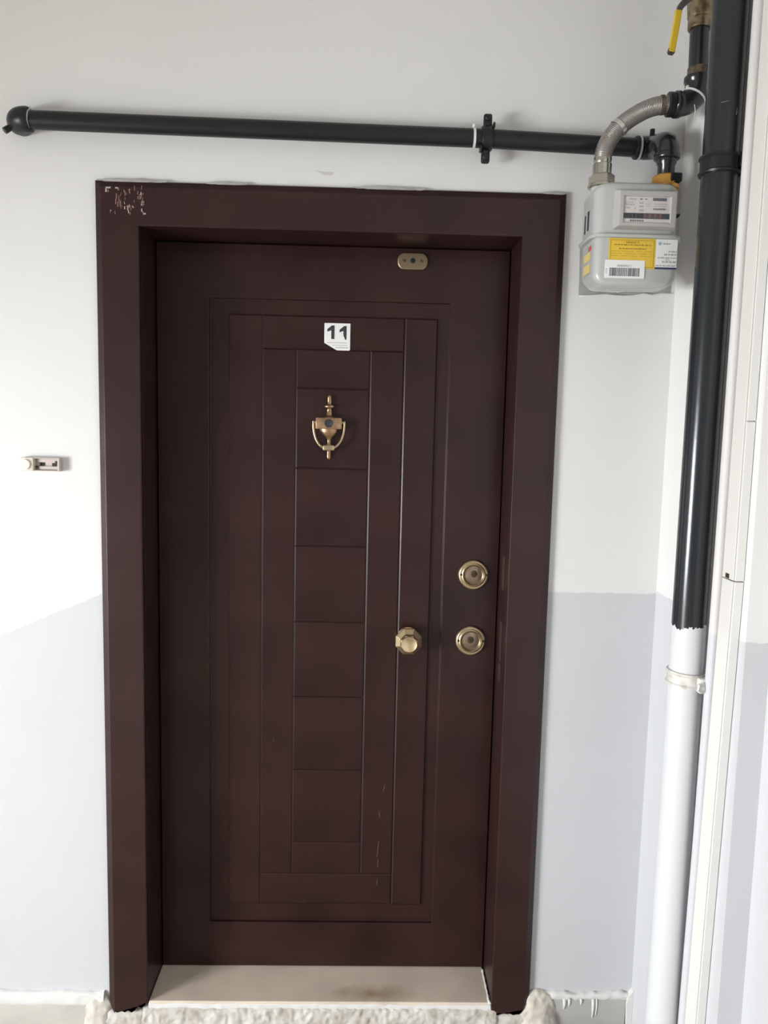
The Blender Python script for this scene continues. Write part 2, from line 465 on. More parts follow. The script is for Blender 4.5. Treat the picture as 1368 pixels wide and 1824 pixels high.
for dx, z1, wd in ((0.655, 0.012, .005), (0.668, 0.02, .004), (0.733, -0.012, .0045), (0.742, -0.006, .003), (0.70, 0.024, .004)):
    bm = NB(); add_tube(bm, [(dx, -0.009, 0.042), (dx + .001, -0.0095, (0.042 + z1) / 2), (dx, -0.009, z1)], [wd, wd * .8, wd * .5], 8)
    center(obj('plaster_drip', bm, M_paper, br_, True))
# smear of plaster in the inner corner
bm = NB()
add_poly_y(bm, [(0.8385, 0.07), (0.826, 0.052), (0.822, 0.03), (0.825, ZF), (0.8385, ZF)], -0.016, 0.0)
center(obj('plaster_fillet', bm, M_paper, br_))

# ------------------------------------------------------------------ door casing (trim_1)
CW, CT = 0.1044, 0.020
XO, ZO = OP + CW, ZT + CW
trim = empty('trim_1', (0, -0.01, 0), 'broad dark mahogany door casing with chipped bottom ends', 'door frame', kind='structure')
# profile: (outward from the opening, towards the room)
PR = [(0.0, 0.0), (0.0, CT - 0.004), (0.0006, CT - 0.0018), (0.0018, CT - 0.0006), (0.004, CT), (CW - 0.0175, CT), (CW - 0.0165, CT - 0.0002), (CW - 0.002, CT - 0.0080), (CW, CT - 0.0115), (CW, 0.0)]
def casing_upright(side, seed):
    rr = random.Random(seed)
    bm = NB()
    # split the flat so the bottom end can be ragged
    prof = PR[:5] + [(CW * k / 12, CT) for k in range(1, 11) if CW * k / 12 < CW - 0.019] + PR[5:]
    top = []; bot = []
    for k, (u, v) in enumerate(prof):
        x = side * (OP + u)
        top.append(bm.verts.new((x, -v, ZT + u)))
        t = u / CW
        if side < 0:
            zb = 0.004 + 0.030 * max(0, 1 - t * 2.2) + rr.uniform(-.006, .006) + 0.02 * (t > .93)
        else:
            zb = 0.004 + rr.uniform(-.003, .003) + 0.05 * max(0, (t - .72) / .28) ** 1.4
        bot.append(bm.verts.new((x, -v, zb)))
    n = len(prof)
    for i in range(n - 1):
        bm.faces.new((top[i], top[i + 1], bot[i + 1], bot[i]))
    bm.faces.new(bot)
    return center(obj('casing', bm, M_woodframe, trim))
casing_upright(-1, 3); casing_upright(1, 5)
bm = NB()
a = [bm.verts.new((-OP - u, -v, ZT + u)) for u, v in PR]; b = [bm.verts.new((OP + u, -v, ZT + u)) for u, v in PR]
for i in range(len(PR) - 1): bm.faces.new((a[i], a[i + 1], b[i + 1], b[i]))
center(obj('casing', bm, M_woodframe, trim))
# jamb lining back to the leaf
YL = 0.117                       # face of the leaf
for s in (-1, 1):
    bm = NB(); add_box(bm, *sorted((s * OP, s * 0.4995)), -0.0, 0.20, 0.004, ZT + 0.04, 0.001, 1)
    center(obj('jamb', bm, M_woodframe, trim))
bm = NB(); add_box(bm, -OP, OP, 0.0, 0.20, ZT, ZT + 0.04, 0.001, 1)
center(obj('jamb', bm, M_woodframe, trim))
# strike plates in the right jamb
for z0, z1 in ((1.145, 1.235), (0.955, 1.06), (0.90, 0.945)):
    bm = NB(); add_box(bm, OP - 0.0008, OP + .004, 0.045, 0.075, z0, z1, 0.0003, 1)
    center(obj('strike_plate', bm, M_strike, trim))
# worn-off sticker on the upper left corner: torn streaks of paper
rr = random.Random(21)
bm = NB()
def streak(x, z, wd, h, lean, mi):
    y0 = -CT - 0.0004
    p = [(x - wd / 2, z - h / 2), (x + wd / 2, z - h / 2), (x + wd / 2 + lean, z + h / 2), (x - wd / 2 + lean, z + h / 2)]
    add_poly_y(bm, p, y0 - 0.0003, y0 + 0.0003, mi)
for k in range(70):
    x = -0.532 + rr.random() * 0.092; t = (x + 0.532) / 0.092
    z = 2.046 + rr.random() * 0.062
    if 0.32 < t < 0.52 and rr.random() < .5: z = 2.06 + rr.random() * .04
    if t < .35 and 2.056 < z < 2.095 and rr.random() < .8: continue
    if t > .55 and z < 2.06 and rr.random() < .5: continue
    streak(x, z, rr.uniform(.0008, .0022), rr.uniform(.003, .010), rr.uniform(-.002, .002), 1 if rr.random() < .25 else 0)
for k in range(8): streak(-0.503 + rr.uniform(-.006, .006), 2.075 + rr.uniform(-.012, .012), .002, .012, rr.uniform(-.001, .002), 0)
streak(-0.526, 2.104, .011, .0035, 0, 1); streak(-0.531, 2.098, .003, .008, 0, 1); streak(-0.506, 2.104, .006, .003, 0, 1)
streak(-0.448, 2.055, .0022, .007, .0, 1); streak(-0.441, 2.047, .005, .003, 0, 1)
o = center(obj('sticker_residue', bm, [M_pink, M_white_res], trim)); o['kind'] = 'stuff'; o['label'] = 'pinkish scraps of a torn-off sticker'
# plaster smeared on the casing's upper edge
def edge_smear(x0, x1, seed, zt=ZO):
    rr = random.Random(seed); bm = NB(); n = max(4, int((x1 - x0) / .012))
    lo = []; hi = []
    for i in range(n + 1):
        x = x0 + (x1 - x0) * i / n
        e = max(0.0, math.sin(math.pi * i / n)) ** .5
        lo.append((x, zt - 0.001 - e * rr.uniform(.001, .006))); hi.append((x, zt + 0.0015 + e * rr.uniform(.000, .004)))
    add_poly_y(bm, lo + hi[::-1], -0.0125, 0.0)
    center(obj('plaster_smear', bm, M_bare, trim))
edge_smear(-0.555, -0.39, 2); edge_smear(-0.30, -0.20, 4); edge_smear(0.05, 0.22, 6); edge_smear(0.50, 0.556, 8)

# ------------------------------------------------------------------ sill and mortar under the door
sill = empty('door_sill', (0, 0.04, ZF), 'beige marble door sill with a rusty stain on crumbling mortar', 'threshold')
bm = NB(); add_box(bm, -OP + .001, OP - .004, -0.016, 0.16, 0.008, 0.034, 0.002, 2)
center(obj('slab', bm, M_sill, sill))
def bead(name, pts, rads, m, parent):
    bm = NB(); add_tube(bm, pts, rads, 8); return center(obj(name, bm, m, parent, True))
rr = random.Random(77)
bead('plaster_bead', [(OP - .0035 + rr.uniform(-.0015, .001), -.020 + k * .0088, .034 + rr.uniform(-.001, .002)) for k in range(16)], [rr.uniform(.0016, .0042) for _ in range(16)], M_paper, sill)
def rough_block(name, x0, x1, y0, y1, z0, z1, m, parent, amp, nx, nz_, seed, top_taper=0.0, dome=0.0):
    rr = random.Random(seed); bm = NB(); rows = []
    for j in range(nz_ + 1):
        row = []
        for i in range(nx + 1):
            s = i / nx; t = j / nz_
            x = x0 + (x1 - x0) * s; z = z0 + (z1 - z0) * t
            e = (max(0.0, math.sin(math.pi * s)) ** .5) if dome else 1.0
            if dome: z = z0 + (z1 - z0) * t * (0.35 + 0.65 * e)
            y = y1 + (y0 - y1) * (1 - top_taper * t) * (e if dome else 1)
            row.append(bm.verts.new((x + rr.uniform(-1, 1) * amp * .5, y + rr.uniform(-1, 1) * amp, z + rr.uniform(-1, 1) * amp * (.6 if 0 < j else 0))))
        rows.append(row)
    bk = [[bm.verts.new((v.co.x, y1 + .006, v.co.z)) for v in rows[j]] for j in (0, nz_)]
    for j in range(nz_):
        for i in range(nx): bm.faces.new((rows[j][i], rows[j][i + 1], rows[j + 1][i + 1], rows[j + 1][i]))
    for i in range(nx):
        bm.faces.new((rows[0][i], bk[0][i], bk[0][i + 1], rows[0][i + 1])); bm.faces.new((rows[-1][i], rows[-1][i + 1], bk[1][i + 1], bk[1][i]))
    for i in (0, nx):
        for j in range(nz_):
            pass
    o = obj(name, bm, m, parent, smooth=True)
    sub = o.modifiers.new('round', 'SUBSURF'); sub.levels = 1; sub.render_levels = 1
    return center(o)
rough_block('mortar', -0.47, 0.47, -0.030, -0.006, ZF, 0.018, M_mortar, sill, 0.0042, 150, 9, 9, top_taper=0.45)
rough_block('mortar', -0.60, -0.44, -0.024, 0.0, ZF, 0.004, M_mortar, sill, 0.003, 24, 6, 29, top_taper=0.3)
rough_block('mortar', 0.44, 0.60, -0.024, 0.0, ZF, 0.002, M_mortar, sill, 0.003, 24, 6, 39, top_taper=0.3)
rough_block('mortar', -0.455, 0.455, -0.018, -0.006, 0.008, 0.030, M_paper, sill, 0.002, 90, 3, 19, top_taper=0.1)
rough_block('mortar_lump', -0.632, -0.545, -0.034, -0.001, ZF, 0.045, M_plaster, sill, 0.004, 12, 10, 12, top_taper=0.75, dome=1)
rough_block('mortar_lump', 0.528, 0.640, -0.046, -0.001, ZF, 0.066, M_plaster, sill, 0.005, 14, 12, 14, top_taper=0.70, dome=1)

# ------------------------------------------------------------------ the door
door = empty('door_1', (0, 0.14, 0.036), 'dark mahogany steel flat door number 11 with routed panels and brass fittings', 'door', kind='structure')
DX0, DX1, DZ0, DZ1 = -OP + .003, OP - .003, 0.037, ZT - .003
P0 = (-0.319, 0.304, 0.169, 1.880)      # recessed field x0,x1,z0,z1
YR = YL + 0.010                         # floor of the recess
def chamfer_plate(x0, x1, z0, z1, yf, yb, c):
    """plate with a chamfered front edge"""
    bm = NB()
    f = [bm.verts.new((x, yf, z)) for x, z in ((x0 + c, z0 + c), (x1 - c, z0 + c), (x1 - c, z1 - c), (x0 + c, z1 - c))]
    m_ = [bm.verts.new((x, yf + c * .66, z)) for x, z in ((x0, z0), (x1, z0), (x1, z1), (x0, z1))]
    b_ = [bm.verts.new((x, yb, z)) for x, z in ((x0, z0), (x1, z0), (x1, z1), (x0, z1))]
    bm.faces.new(f); bm.faces.new(b_[::-1])
    for i in range(4):
        j = (i + 1) % 4
        bm.faces.new((f[i], f[j], m_[j], m_[i])); bm.faces.new((m_[i], m_[j], b_[j], b_[i]))
    return bm
# leaf: surround with a window for the recessed field
bm = NB()
xs = [DX0, P0[0], P0[1], DX1]; zs = [DZ0, P0[2], P0[3], DZ1]
V = [[bm.verts.new((x, YL, z)) for z in zs] for x in xs]
for i in range(3):
    for j in range(3):
        if (i, j) != (1, 1): bm.faces.new((V[i][j], V[i + 1][j], V[i + 1][j + 1], V[i][j + 1]))
R_ = [bm.verts.new((x, YR, z)) for x, z in ((P0[0], P0[2]), (P0[1], P0[2]), (P0[1], P0[3]), (P0[0], P0[3]))]
Q_ = [V[1][1], V[2][1], V[2][2], V[1][2]]
for i in range(4): bm.faces.new((Q_[i], Q_[(i + 1) % 4], R_[(i + 1) % 4], R_[i]))
bm.faces.new(R_)
for a_ in (((0, 0), (1, 0), (2, 0), (3, 0)), ((0, 3), (1, 3), (2, 3), (3, 3)), ((0, 0), (0, 1), (0, 2), (0, 3)), ((3, 0), (3, 1), (3, 2), (3, 3))):
    vs = [V[i][j] for i, j in a_]
    bk = [bm.verts.new((v.co.x, YL + .06, v.co.z)) for v in vs]
    for k in range(3): bm.faces.new((vs[k], vs[k + 1], bk[k + 1], bk[k]))
leaf = center(obj('leaf', bm, M_wood, door))
bev = leaf.modifiers.new('edge', 'BEVEL'); bev.width = 0.0020; bev.segments = 2; bev.limit_method = 'ANGLE'

bm = NB(); add_box(bm, -0.4990, 0.4990, 0.202, 0.218, ZF + .001, ZT + .0395)  # backing added behind the leaf to stop light leaking past its edges
center(obj('light_seal', bm, M_dark, door))
bm = NB(); add_box(bm, DX0 + .001, DX1 - .001, YR + .004, YL + .06, DZ0 + .001, DZ1 - .001)
center(obj('core', bm, M_dark, door))
# routed boards of the field, each with its own chamfered edges
g = 0.0002
A0, A1, B0, B1 = -0.268, 0.272, 0.222, 1.841      # outer ring
C0, C1 = -0.181, 0.187                            # tall grooves
D0, D1 = -0.0935, 0.0985                          # inner tall grooves
T1, T0 = 1.756, 0.312                             # cross grooves
HS = [1.656, 1.447, 1.239, 1.032, 0.823, 0.615, 0.405]
ring = [(A0, C0 - g, B0, B1), (C1 + g, A1, B0, B1), (C0 + g, C1 - g, T1 + g, B1), (C0 + g, C1 - g, B0, T0 - g),
        (C0 + g, D0 - g, T0 + g, T1 - g), (D1 + g, C1 - g, T0 + g, T1 - g)]
zl = [T1 - g] + HS + [T0 + g]
for i in range(len(zl) - 1):
    hi = zl[i] - (g if i else 0); lo = zl[i + 1] + (g if i < len(zl) - 2 else 0)
    ring.append((D0 + g, D1 - g, lo, hi))
YP = YL + 0.0035
for x0, x1, z0, z1 in ring:
    center(obj('panel', chamfer_plate(x0, x1, z0, z1, YP, YR - .0005, 0.0034), M_wood, door))
# scratches on the lower field
bm = NB()
for (x, z, h, ln_) in ((0.145, 0.388, .045, .004), (0.147, 0.345, .025, .001), (0.158, 0.565, .016, .004), (0.150, 0.49, .018, -.002), (0.146, 0.29, .02, .001), (-0.146, 0.70, .006, .001), (-0.06, 0.23, .004, .01), (0.03, 0.236, .003, .014), (0.075, 0.236, .003, .008)):
    add_poly_y(bm, [(x - .0006, z - h / 2), (x + .0006, z - h / 2), (x + .0006 + ln_, z + h / 2), (x - .0004 + ln_, z + h / 2)], YP - 0.0003, YP + .0003)
o = center(obj('scratches', bm, M_scratch, door)); o['kind'] = 'stuff'

# --- door number sticker
XN, ZN = 0.0115, 1.789
st = NB()
sw, sh_ = 0.0335, 0.0345
add_poly_y(st, [(XN - sw, ZN + sh_), (XN - sw, ZN - sh_ * .46), (XN - sw * .02, ZN - sh_), (XN + sw * .95, ZN - sh_), (XN + sw, ZN - sh_ * .93), (XN + sw, ZN + sh_)], YP - 0.0012, YP - 0.0002)
stk = center(obj('number_sticker', st, M_sticker, door)); stk['label'] = 'white square sticker printed 11 with a torn lower corner'
def poly_part(name, pts, y, m, parent, th=0.0004):
    bm = NB(); add_poly_y(bm, pts, y - th, y + th)
    return center(obj(name, bm, m, parent))
def one(cx, cz, h, worn):
    wd = h * .26
    p = [(cx + wd, cz + h / 2), (cx + wd * .25, cz + h / 2), (cx - wd * .5, cz + h * .34), (cx - h * .27, cz + h * .22), (cx - h * .27, cz + h * .03), (cx + wd * .1, cz + h * .14)]
    if not worn: p += [(cx + wd * .1, cz - h / 2), (cx + wd, cz - h / 2)]
    else: p += [(cx + wd * .05, cz - h * .08), (cx + wd * .2, cz - h * .28), (cx + wd * .45, cz - h * .36), (cx + wd * .5, cz - h * .49), (cx + wd * .95, cz - h * .5)]
    return p
poly_part('numeral_one', one(XN - .0165, ZN + .0115, .0345, False), YP - .0014, M_ink, stk)
poly_part('numeral_one', one(XN + .0150, ZN + .0105, .0345, True), YP - .0014, M_ink, stk)
bm = NB(); rr = random.Random(8)
for zz, x0, x1, h in ((-.0150, -.026, .025, .0018), (-.0215, -.012, .026, .0014), (-.0275, -.004, .028, .0024)):
    x = x0
    while x < x1:
        l = rr.uniform(.003, .008); add_box(bm, XN + x, XN + min(x + l, x1), YP - .0016, YP - .0013, ZN + zz - h / 2, ZN + zz + h / 2); x += l + .0012
o = center(obj('fine_print', bm, M_greyink, stk)); o['kind'] = 'stuff'

# --- oval viewer plate
XV, ZV = 0.202, 1.983
hx, hz = 0.0395, 0.0235
ovl = []
for sx, a0 in ((1, -90), (-1, 90)):
    for k in range(13):
        t = math.radians(a0 + 180 * k / 12)
        ovl.append((XV + sx * (hx - hz * .72) + hz * .72 * math.cos(t) * 1.0, ZV + hz * math.sin(t) * (0.92)))
bm = NB(); add_poly_y(bm, ovl, YL - 0.007, YL + .001)
vp = center(obj('viewer_plate', bm, M_plate, door, True, 40)); vp['label'] = 'oval brass plate with a peephole'
bv = vp.modifiers.new('edge', 'BEVEL'); bv.width = .003; bv.segments = 3; bv.limit_method = 'ANGLE'
for dx, r in ((0, .0066), (-.0215, .0038), (.0222, .0038)):
    bm = NB(); add_lathe(bm, (XV + dx, YL - .0072, ZV + (.001 if dx == 0 else .0005)), (0, -1, 0), [(-.002, r), (.0004, r), (.0007, r * .8)], 18)
    center(obj('peephole' if dx == 0 else 'screw_hole', bm, M_dark if dx == 0 else M_screw, vp, True, 50))

# --- knocker: urn with a hinged ring
XK, ZK = -0.0055, 1.556
YK = YP
kn = empty('knocker_tmp', (XK, YK, ZK)); bpy.data.objects.remove(kn)
def lathe_z(prof, x, y, z, seg=24, flat=0.6):
    """turned urn section standing on z, flattened in depth"""
    bm = NB(); rings = []
    for dz, r in prof:
        rings.append([bm.verts.new((x + r * math.cos(2 * math.pi * k / seg), y + r * flat * math.sin(2 * math.pi * k / seg), z + dz)) for k in range(seg)])
    for i in range(len(rings) - 1):
        for k in range(seg): bm.faces.new((rings[i][k], rings[i][(k + 1) % seg], rings[i + 1][(k + 1) % seg], rings[i + 1][k]))
    bm.faces.new(rings[0][::-1]); bm.faces.new(rings[-1])
    return bm
yk = YK - 0.008
urn = [(-.084, .002), (-.083, .0042), (-.078, .0052), (-.066, .0048), (-.062, .0048), (-.058, .011), (-.050, .0115), (-.044, .006), (-.038, .0045), (-.032, .0055), (-.026, .012), (-.016, .021), (-.009, .0245), (-.004, .0245),
       (.0245, .0225), (.028, .013), (.033, .0085), (.041, .0068), (.047, .0062), (.0495, .0105), (.0525, .0135), (.0555, .0135), (.058, .0095), (.061, .0055), (.066, .0055), (.076, .0058), (.081, .005), (.084, .0015)]
kb = center(obj('door_knocker', lathe_z(urn, XK, yk, ZK, 28, .62), M_aged, door, True, 60)); kb['label'] = 'urn-shaped aged brass door knocker'
bm = NB(); add_box(bm, XK - .0345, XK + .0335, yk - .018, YK, ZK - .005, ZK + .0245, .0022, 2)
center(obj('hinge_block', bm, M_aged, kb, True, 30))
ringp = smooth_path([(XK - .0405, yk - .012, ZK + .015), (XK - .0405, yk - .0125, ZK + .003), (XK - .0385, yk - .013, ZK - .014), (XK - .033, yk - .0135, ZK - .032), (XK - .024, yk - .0135, ZK - .0465), (XK - .011, yk - .0135, ZK - .054),
                     (XK + .010, yk - .0135, ZK - .054), (XK + .023, yk - .0135, ZK - .0465), (XK + .033, yk - .0135, ZK - .032), (XK + .0385, yk - .013, ZK - .014), (XK + .0405, yk - .0125, ZK + .003), (XK + .0405, yk - .012, ZK + .015)], 5)
bm = NB(); add_tube(bm, ringp, .0034, 12)
add_box(bm, XK - .0155, XK + .0155, yk - .0175, yk - .0075, ZK - .0605, ZK - .0465, .003, 2)
for s in (-1, 1): add_tube(bm, [(XK + s * .0325, yk - .012, ZK + .012), (XK + s * .0415, yk - .012, ZK + .012)], .0038, 12)
center(obj('knocker_ring', bm, M_satin, kb, True, 45))
bm = NB(); add_lathe(bm, (XK, yk - .018, ZK + .010), (0, -1, 0), [(-.002, .0115), (.0015, .0112), (.002, .0085), (.0012, .008), (.0016, .006), (.0024, .003), (.0027, .0005)], 28)
center(obj('peephole', bm, M_lens, kb, True, 40))

# --- pull knob, octagonal
XB, ZB = 0.2155, 0.993
kb2 = NB()
add_lathe(kb2, (XB, YP, ZB), (0, -1, 0), [(0, .030), (.003, .030), (.006, .026), (.008, .016), (.022, .0145)], 32)
knob = center(obj('door_knob', kb2, M_brass, door, True, 35)); knob['label'] = 'faceted brass pull knob'
bm = NB(); add_lathe(bm, (XB, YP, ZB), (0, -1, 0), [(.018, .016), (.022, .033), (.030, .0375), (.037, .0375), (.049, .0245), (.060, .0232)], 8, math.pi / 8)
ob_ = center(obj('knob_head', bm, M_brass, knob))
bv = ob_.modifiers.new('edge', 'BEVEL'); bv.width = .0008; bv.segments = 2
bm = NB(); add_lathe(bm, (XB, YP, ZB), (0, -1, 0), [(.060, .0215), (.0655, .0215), (.067, .0205), (.0672, .0195), (.0668, .019)], 36)
center(obj('knob_cap', bm, M_brass, knob, True, 40))

# --- two cylinder locks
def lock(x, z, key_x, key_rot, text):
    bm = NB()
    add_lathe(bm, (x, YL, z), (0, -1, 0), [(0, .0415), (.004, .0415), (.0075, .039), (.0095, .036), (.0085, .0325), (.010, .031), (.0105, .0285), (.008, .026), (.005, .0245), (.0042, .0235)], 44)
    r = center(obj('cylinder_lock', bm, M_satin, door, True, 50)); r['label'] = text
    bm = NB(); add_lathe(bm, (x, YL - .0035, z), (0, -1, 0), [(0, .0236), (.001, .0236), (.0014, .023)], 36)
    center(obj('lock_face', bm, M_core, r, True, 40))
    bm = NB(); add_lathe(bm, (x + key_x, YL - .0045, z + .003), (0, -1, 0), [(0, .0095), (.0010, .0095), (.0016, .0085)], 28)
    pl = center(obj('lock_plug', bm, M_screw, r, True, 40))
    c_, s_ = math.cos(key_rot), math.sin(key_rot)
    q = [(x + key_x + a * c_ - b * s_, z + .003 + a * s_ + b * c_) for a, b in ((-.0065, -.0012), (.0065, -.0012), (.0065, .0012), (-.0065, .0012))]
    bm = NB(); add_poly_y(bm, q, YL - .0065, YL - .0055); center(obj('keyway', bm, M_dark, r))
    for s in (-1, 1):
        bm = NB(); add_lathe(bm, (x + s * .034, YL - .0085, z + .001), (0, -1, 0), [(-.002, .0034), (.0016, .0034), (.002, .0028)], 14)
        center(obj('screw', bm, M_dark, r, True, 40))
lock(0.3865, 1.171, 0.001, 0.2, 'upper brass cylinder lock')
lock(0.3850, 0.990, -0.001, -0.6, 'lower brass cylinder lock')

# ------------------------------------------------------------------ doorbell on the left
bell = empty('doorbell', (-0.702, 0, 1.434), 'cream doorbell push with empty name slot left of the door', 'doorbell')
bm = NB(); add_box(bm, -0.751, -0.718, -0.020, 0.0, 1.4335, 1.4665, .0025, 2)
bb_ = center(obj('button_housing', bm, M_bell, bell, True, 40))
bm = NB(); add_lathe(bm, (-0.7365, -0.019, 1.4495), (0, -1, 0), [(0, .0125), (.0035, .0125), (.0048, .0112), (.005, .008)], 32)
center(obj('push_button', bm, M_bellbtn, bell, True, 40))
bm = NB()
add_box(bm, -0.7185, -0.655, -0.003, 0.0, 1.4335, 1.4665)
add_box(bm, -0.7185, -0.658, -0.017, -0.002, 1.4335, 1.4355); add_box(bm, -0.7185, -0.658, -0.017, -0.002, 1.4645, 1.4665)
add_box(bm, -0.660, -0.6555, -0.018, -0.002, 1.4335, 1.4665, .0008, 1)
add_box(bm, -0.7120, -0.661, -0.009, -0.002, 1.4550, 1.4635); add_box(bm, -0.7080, -0.661, -0.009, -0.002, 1.4370, 1.4450)
center(obj('name_slot', bm, M_bellin, bell))
for x0, x1, z in ((-.7075, -.6965, 1.4505), (-.6785, -.668, 1.4495)):
    bm = NB(); add_box(bm, x0, x1, -0.0045, -0.0025, z - .0042, z + .0035); center(obj('terminal_hole', bm, M_dark, bell))
for x, z in ((-.667, 1.4555), (-.7135, 1.4435)):
    bm = NB(); add_lathe(bm, (x, -.0085, z), (0, -1, 0), [(0, .0032), (.0012, .0032), (.0016, .0026)], 14); center(obj('screw', bm, M_screw, bell, True, 40))

# ------------------------------------------------------------------ gas pipe over the door
PY = -0.04
def pz(x): return 2.2432 - 0.0095 * (x + 0.70) - (0.018 * max(0, x - .36))
gp = empty('gas_pipe', (0.02, PY, 2.22), 'black gas pipe running across the wall above the door', 'pipe')
pr = 0.0209
bm = NB(); add_tube(bm, [(-0.71, PY, pz(-.71)), (0.0, PY, pz(0)), (0.36, PY, pz(.36)), (0.735, PY, pz(.735))], pr, 28)
center(obj('pipe', bm, M_black, gp, True, 50))
# left elbow into the wall
bm = NB()
zl_ = pz(-.71)
path = [(-0.694, PY, zl_), (-0.700, PY, zl_)] + [(-0.702 - .024 * math.sin(t), PY + .022 * (1 - math.cos(t)), zl_) for t in [k * math.pi / 20 for k in range(1, 11)]] + [(-0.726, -0.002, zl_)]
add_tube(bm, path, [.0265, .0285] + [.0285] * (len(path) - 4) + [.027, .024], 28)
eb = center(obj('elbow', bm, M_black, gp, True, 50))
bm = NB(); add_tube(bm, [(-0.738, PY + .01, zl_ - .010), (-0.748, PY + .004, zl_ - .020), (-0.754, PY, zl_ - .026)], [.006, .0075, .0075], 14)
center(obj('plug', bm, M_black, gp, True, 50))
# right fitting, elbow out to the front and down to the meter
ze = pz(.72)
bm = NB(); add_tube(bm, [(0.706, PY, ze), (0.709, PY, ze), (0.722, PY, ze), (0.725, PY, ze)], [.0235, .0262, .0262, .0235], 28)
center(obj('coupling', bm, M_black, gp, True, 50))
CXR, CYR = 0.7515, -0.130          # axis of the drop to the meter
zd = 2.200
path = [(0.724, PY, ze), (0.730, PY, ze)] + bez((0.733, PY, ze), (CXR, PY - .004, ze), (CXR, PY - .012, ze - .002), (CXR, PY - .034, ze - .006), 8) + bez((CXR, -.085, ze - .010), (CXR, -.118, zd + .008), (CXR, CYR, zd + .002), (CXR, CYR, zd - .024), 10)
bm = NB(); add_tube(bm, path, [.0235, .026] + [.0260] * (len(path) - 2), 28)
add_tube(bm, [(CXR, CYR, zd - .020), (CXR, CYR, zd - .022), (CXR, CYR, zd - .031), (CXR, CYR, zd - .033)], [.0262, .0282, .0282, .0262], 28)
center(obj('elbow', bm, M_blackgloss, gp, True, 50))
bm = NB(); add_tube(bm, [(CXR, CYR, zd - .030), (CXR, CYR, zd - .042), (CXR, CYR, zd - .046), (CXR, CYR, 2.118)], [.0215, .0215, .0185, .0185], 24)
center(obj('nipple', bm, M_blackgloss, gp, True, 50))
bm = NB(); add_tube(bm, [(0.747, PY, ze + .020), (0.747, PY, ze + .028), (0.747, PY, ze + .0285), (0.747, PY, ze + .042)], [.008, .008, .0058, .0058], 12)
center(obj('test_plug', bm, M_black, gp, True, 50))
def hexnut(name, x, y, z0, z1, r, m, parent, phase=0.3, mats=None):
    bm = NB(); add_lathe(bm, (x, y, z0), (0, 0, 1), [(0, r * .86), (.003, r), (z1 - z0 - .003, r), (z1 - z0, r * .88)], 6, phase)
    o = center(obj(name, bm, m, parent)); return o
hexnut('union_nut', CXR, CYR, 2.109, 2.133, .0290, M_orange, gp, .35)
bm = NB(); add_tube(bm, [(CXR, CYR, 2.101), (CXR, CYR, 2.103), (CXR, CYR, 2.110), (CXR, CYR, 2.111)], [.027, .0305, .0305, .029], 24)
center(obj('union_collar', bm, M_orange, gp, True, 40))
bm = NB()      # splash of black paint over the right half of the nut
add_box(bm, CXR + .001, CXR + .0285, CYR - .0278, CYR + .01, 2.113, 2.1335, .004, 2)
center(obj('painted_flat', bm, M_black, gp))
def tie(x, y, z, r, axis, parent, head=None, m=None, wd=.0035):
    bm = NB(); ax = Vector(axis).normalized()
    n = 28; a, b = frame_of(ax)
    p = Vector((x, y, z))
    ra = [[bm.verts.new(p + ax * o_ + rr_ * (math.cos(2 * math.pi * k / n) * a + math.sin(2 * math.pi * k / n) * b)) for k in range(n)] for o_, rr_ in ((-wd, r), (-wd, r + .0014), (wd, r + .0014), (wd, r))]
    for i in range(4):
        for k in range(n): bm.faces.new((ra[i][k], ra[i][(k + 1) % n], ra[(i + 1) % 4][(k + 1) % n], ra[(i + 1) % 4][k]))
    if head:
        h = p + Vector(head)
        add_box(bm, h.x - .003, h.x + .003, h.y - .003, h.y + .003, h.z - .0045, h.z + .0045, .001, 1)
    o = center(obj('cable_tie', bm, m or M_tie, parent, True, 40)); return o
tie(-0.6960, PY, pz(-.69), .0210, (1, 0.05, -0.06), gp, (0.002, -.006, .0225), wd=.003)
tie(0.329, PY, pz(.329), .0211, (1, 0, 0.02), gp, (-.002, -.006, .0245), wd=.0028)
tie(0.7165, PY, pz(.716), .0263, (1, 0, 0.02), gp, None, wd=.0022)

# clamp that holds the pipe to the wall
clp = empty('pipe_clamp', (0.359, 0, 2.22), 'black two-bolt bracket clamping the pipe above the door', 'clamp')
zc = pz(.359)
bm = NB()
n = 28
prof = []
for o_, r_ in ((-.0125, .0209), (-.0125, .0262), (-.010, .0275), (.010, .0275), (.0125, .0262), (.0125, .0209)):
    prof.append([bm.verts.new((0.359 + o_, PY + r_ * math.cos(2 * math.pi * k / n), zc + r_ * math.sin(2 * math.pi * k / n))) for k in range(n)])
for i in range(6):
    for k in range(n): bm.faces.new((prof[i][k], prof[i][(k + 1) % n], prof[(i + 1) % 6][(k + 1) % n], prof[(i + 1) % 6][k]))
center(obj('band', bm, M_black, clp, True, 40))
for s, z0, z1 in ((1, zc + .024, zc + .054), (-1, zc - .056, zc - .024)):
    bm = NB(); add_box(bm, 0.3485 - s * -.0015, 0.3685 - s * -.0015, PY - .008, PY + .006, z0, z1, .005, 3)
    ear = center(obj('ear', bm, M_black, clp, True, 40))
    bm = NB(); add_lathe(bm, (0.3585 + s * .0015, PY - .008, (z0 + z1) / 2 + s * .004), (0, -1, 0), [(-.001, .0072), (.004, .0072), (.005, .006)], 6)
    center(obj('bolt_head', bm, M_black, ear))
bm = NB(); add_tube(bm, [(0.359, PY + .022, zc), (0.359, -0.001, zc)], .006, 12); center(obj('stud', bm, M_black, clp, True, 40))
bm = NB(); add_box(bm, .3705, .3755, PY - .021, PY + .006, zc + .018, zc + .031, .002, 1); center(obj('tab', bm, M_black, clp))
bm = NB(); add_box(bm, .3425, .3475, PY - .021, PY + .006, zc - .032, zc - .020, .002, 1); center(obj('tab', bm, M_black, clp))

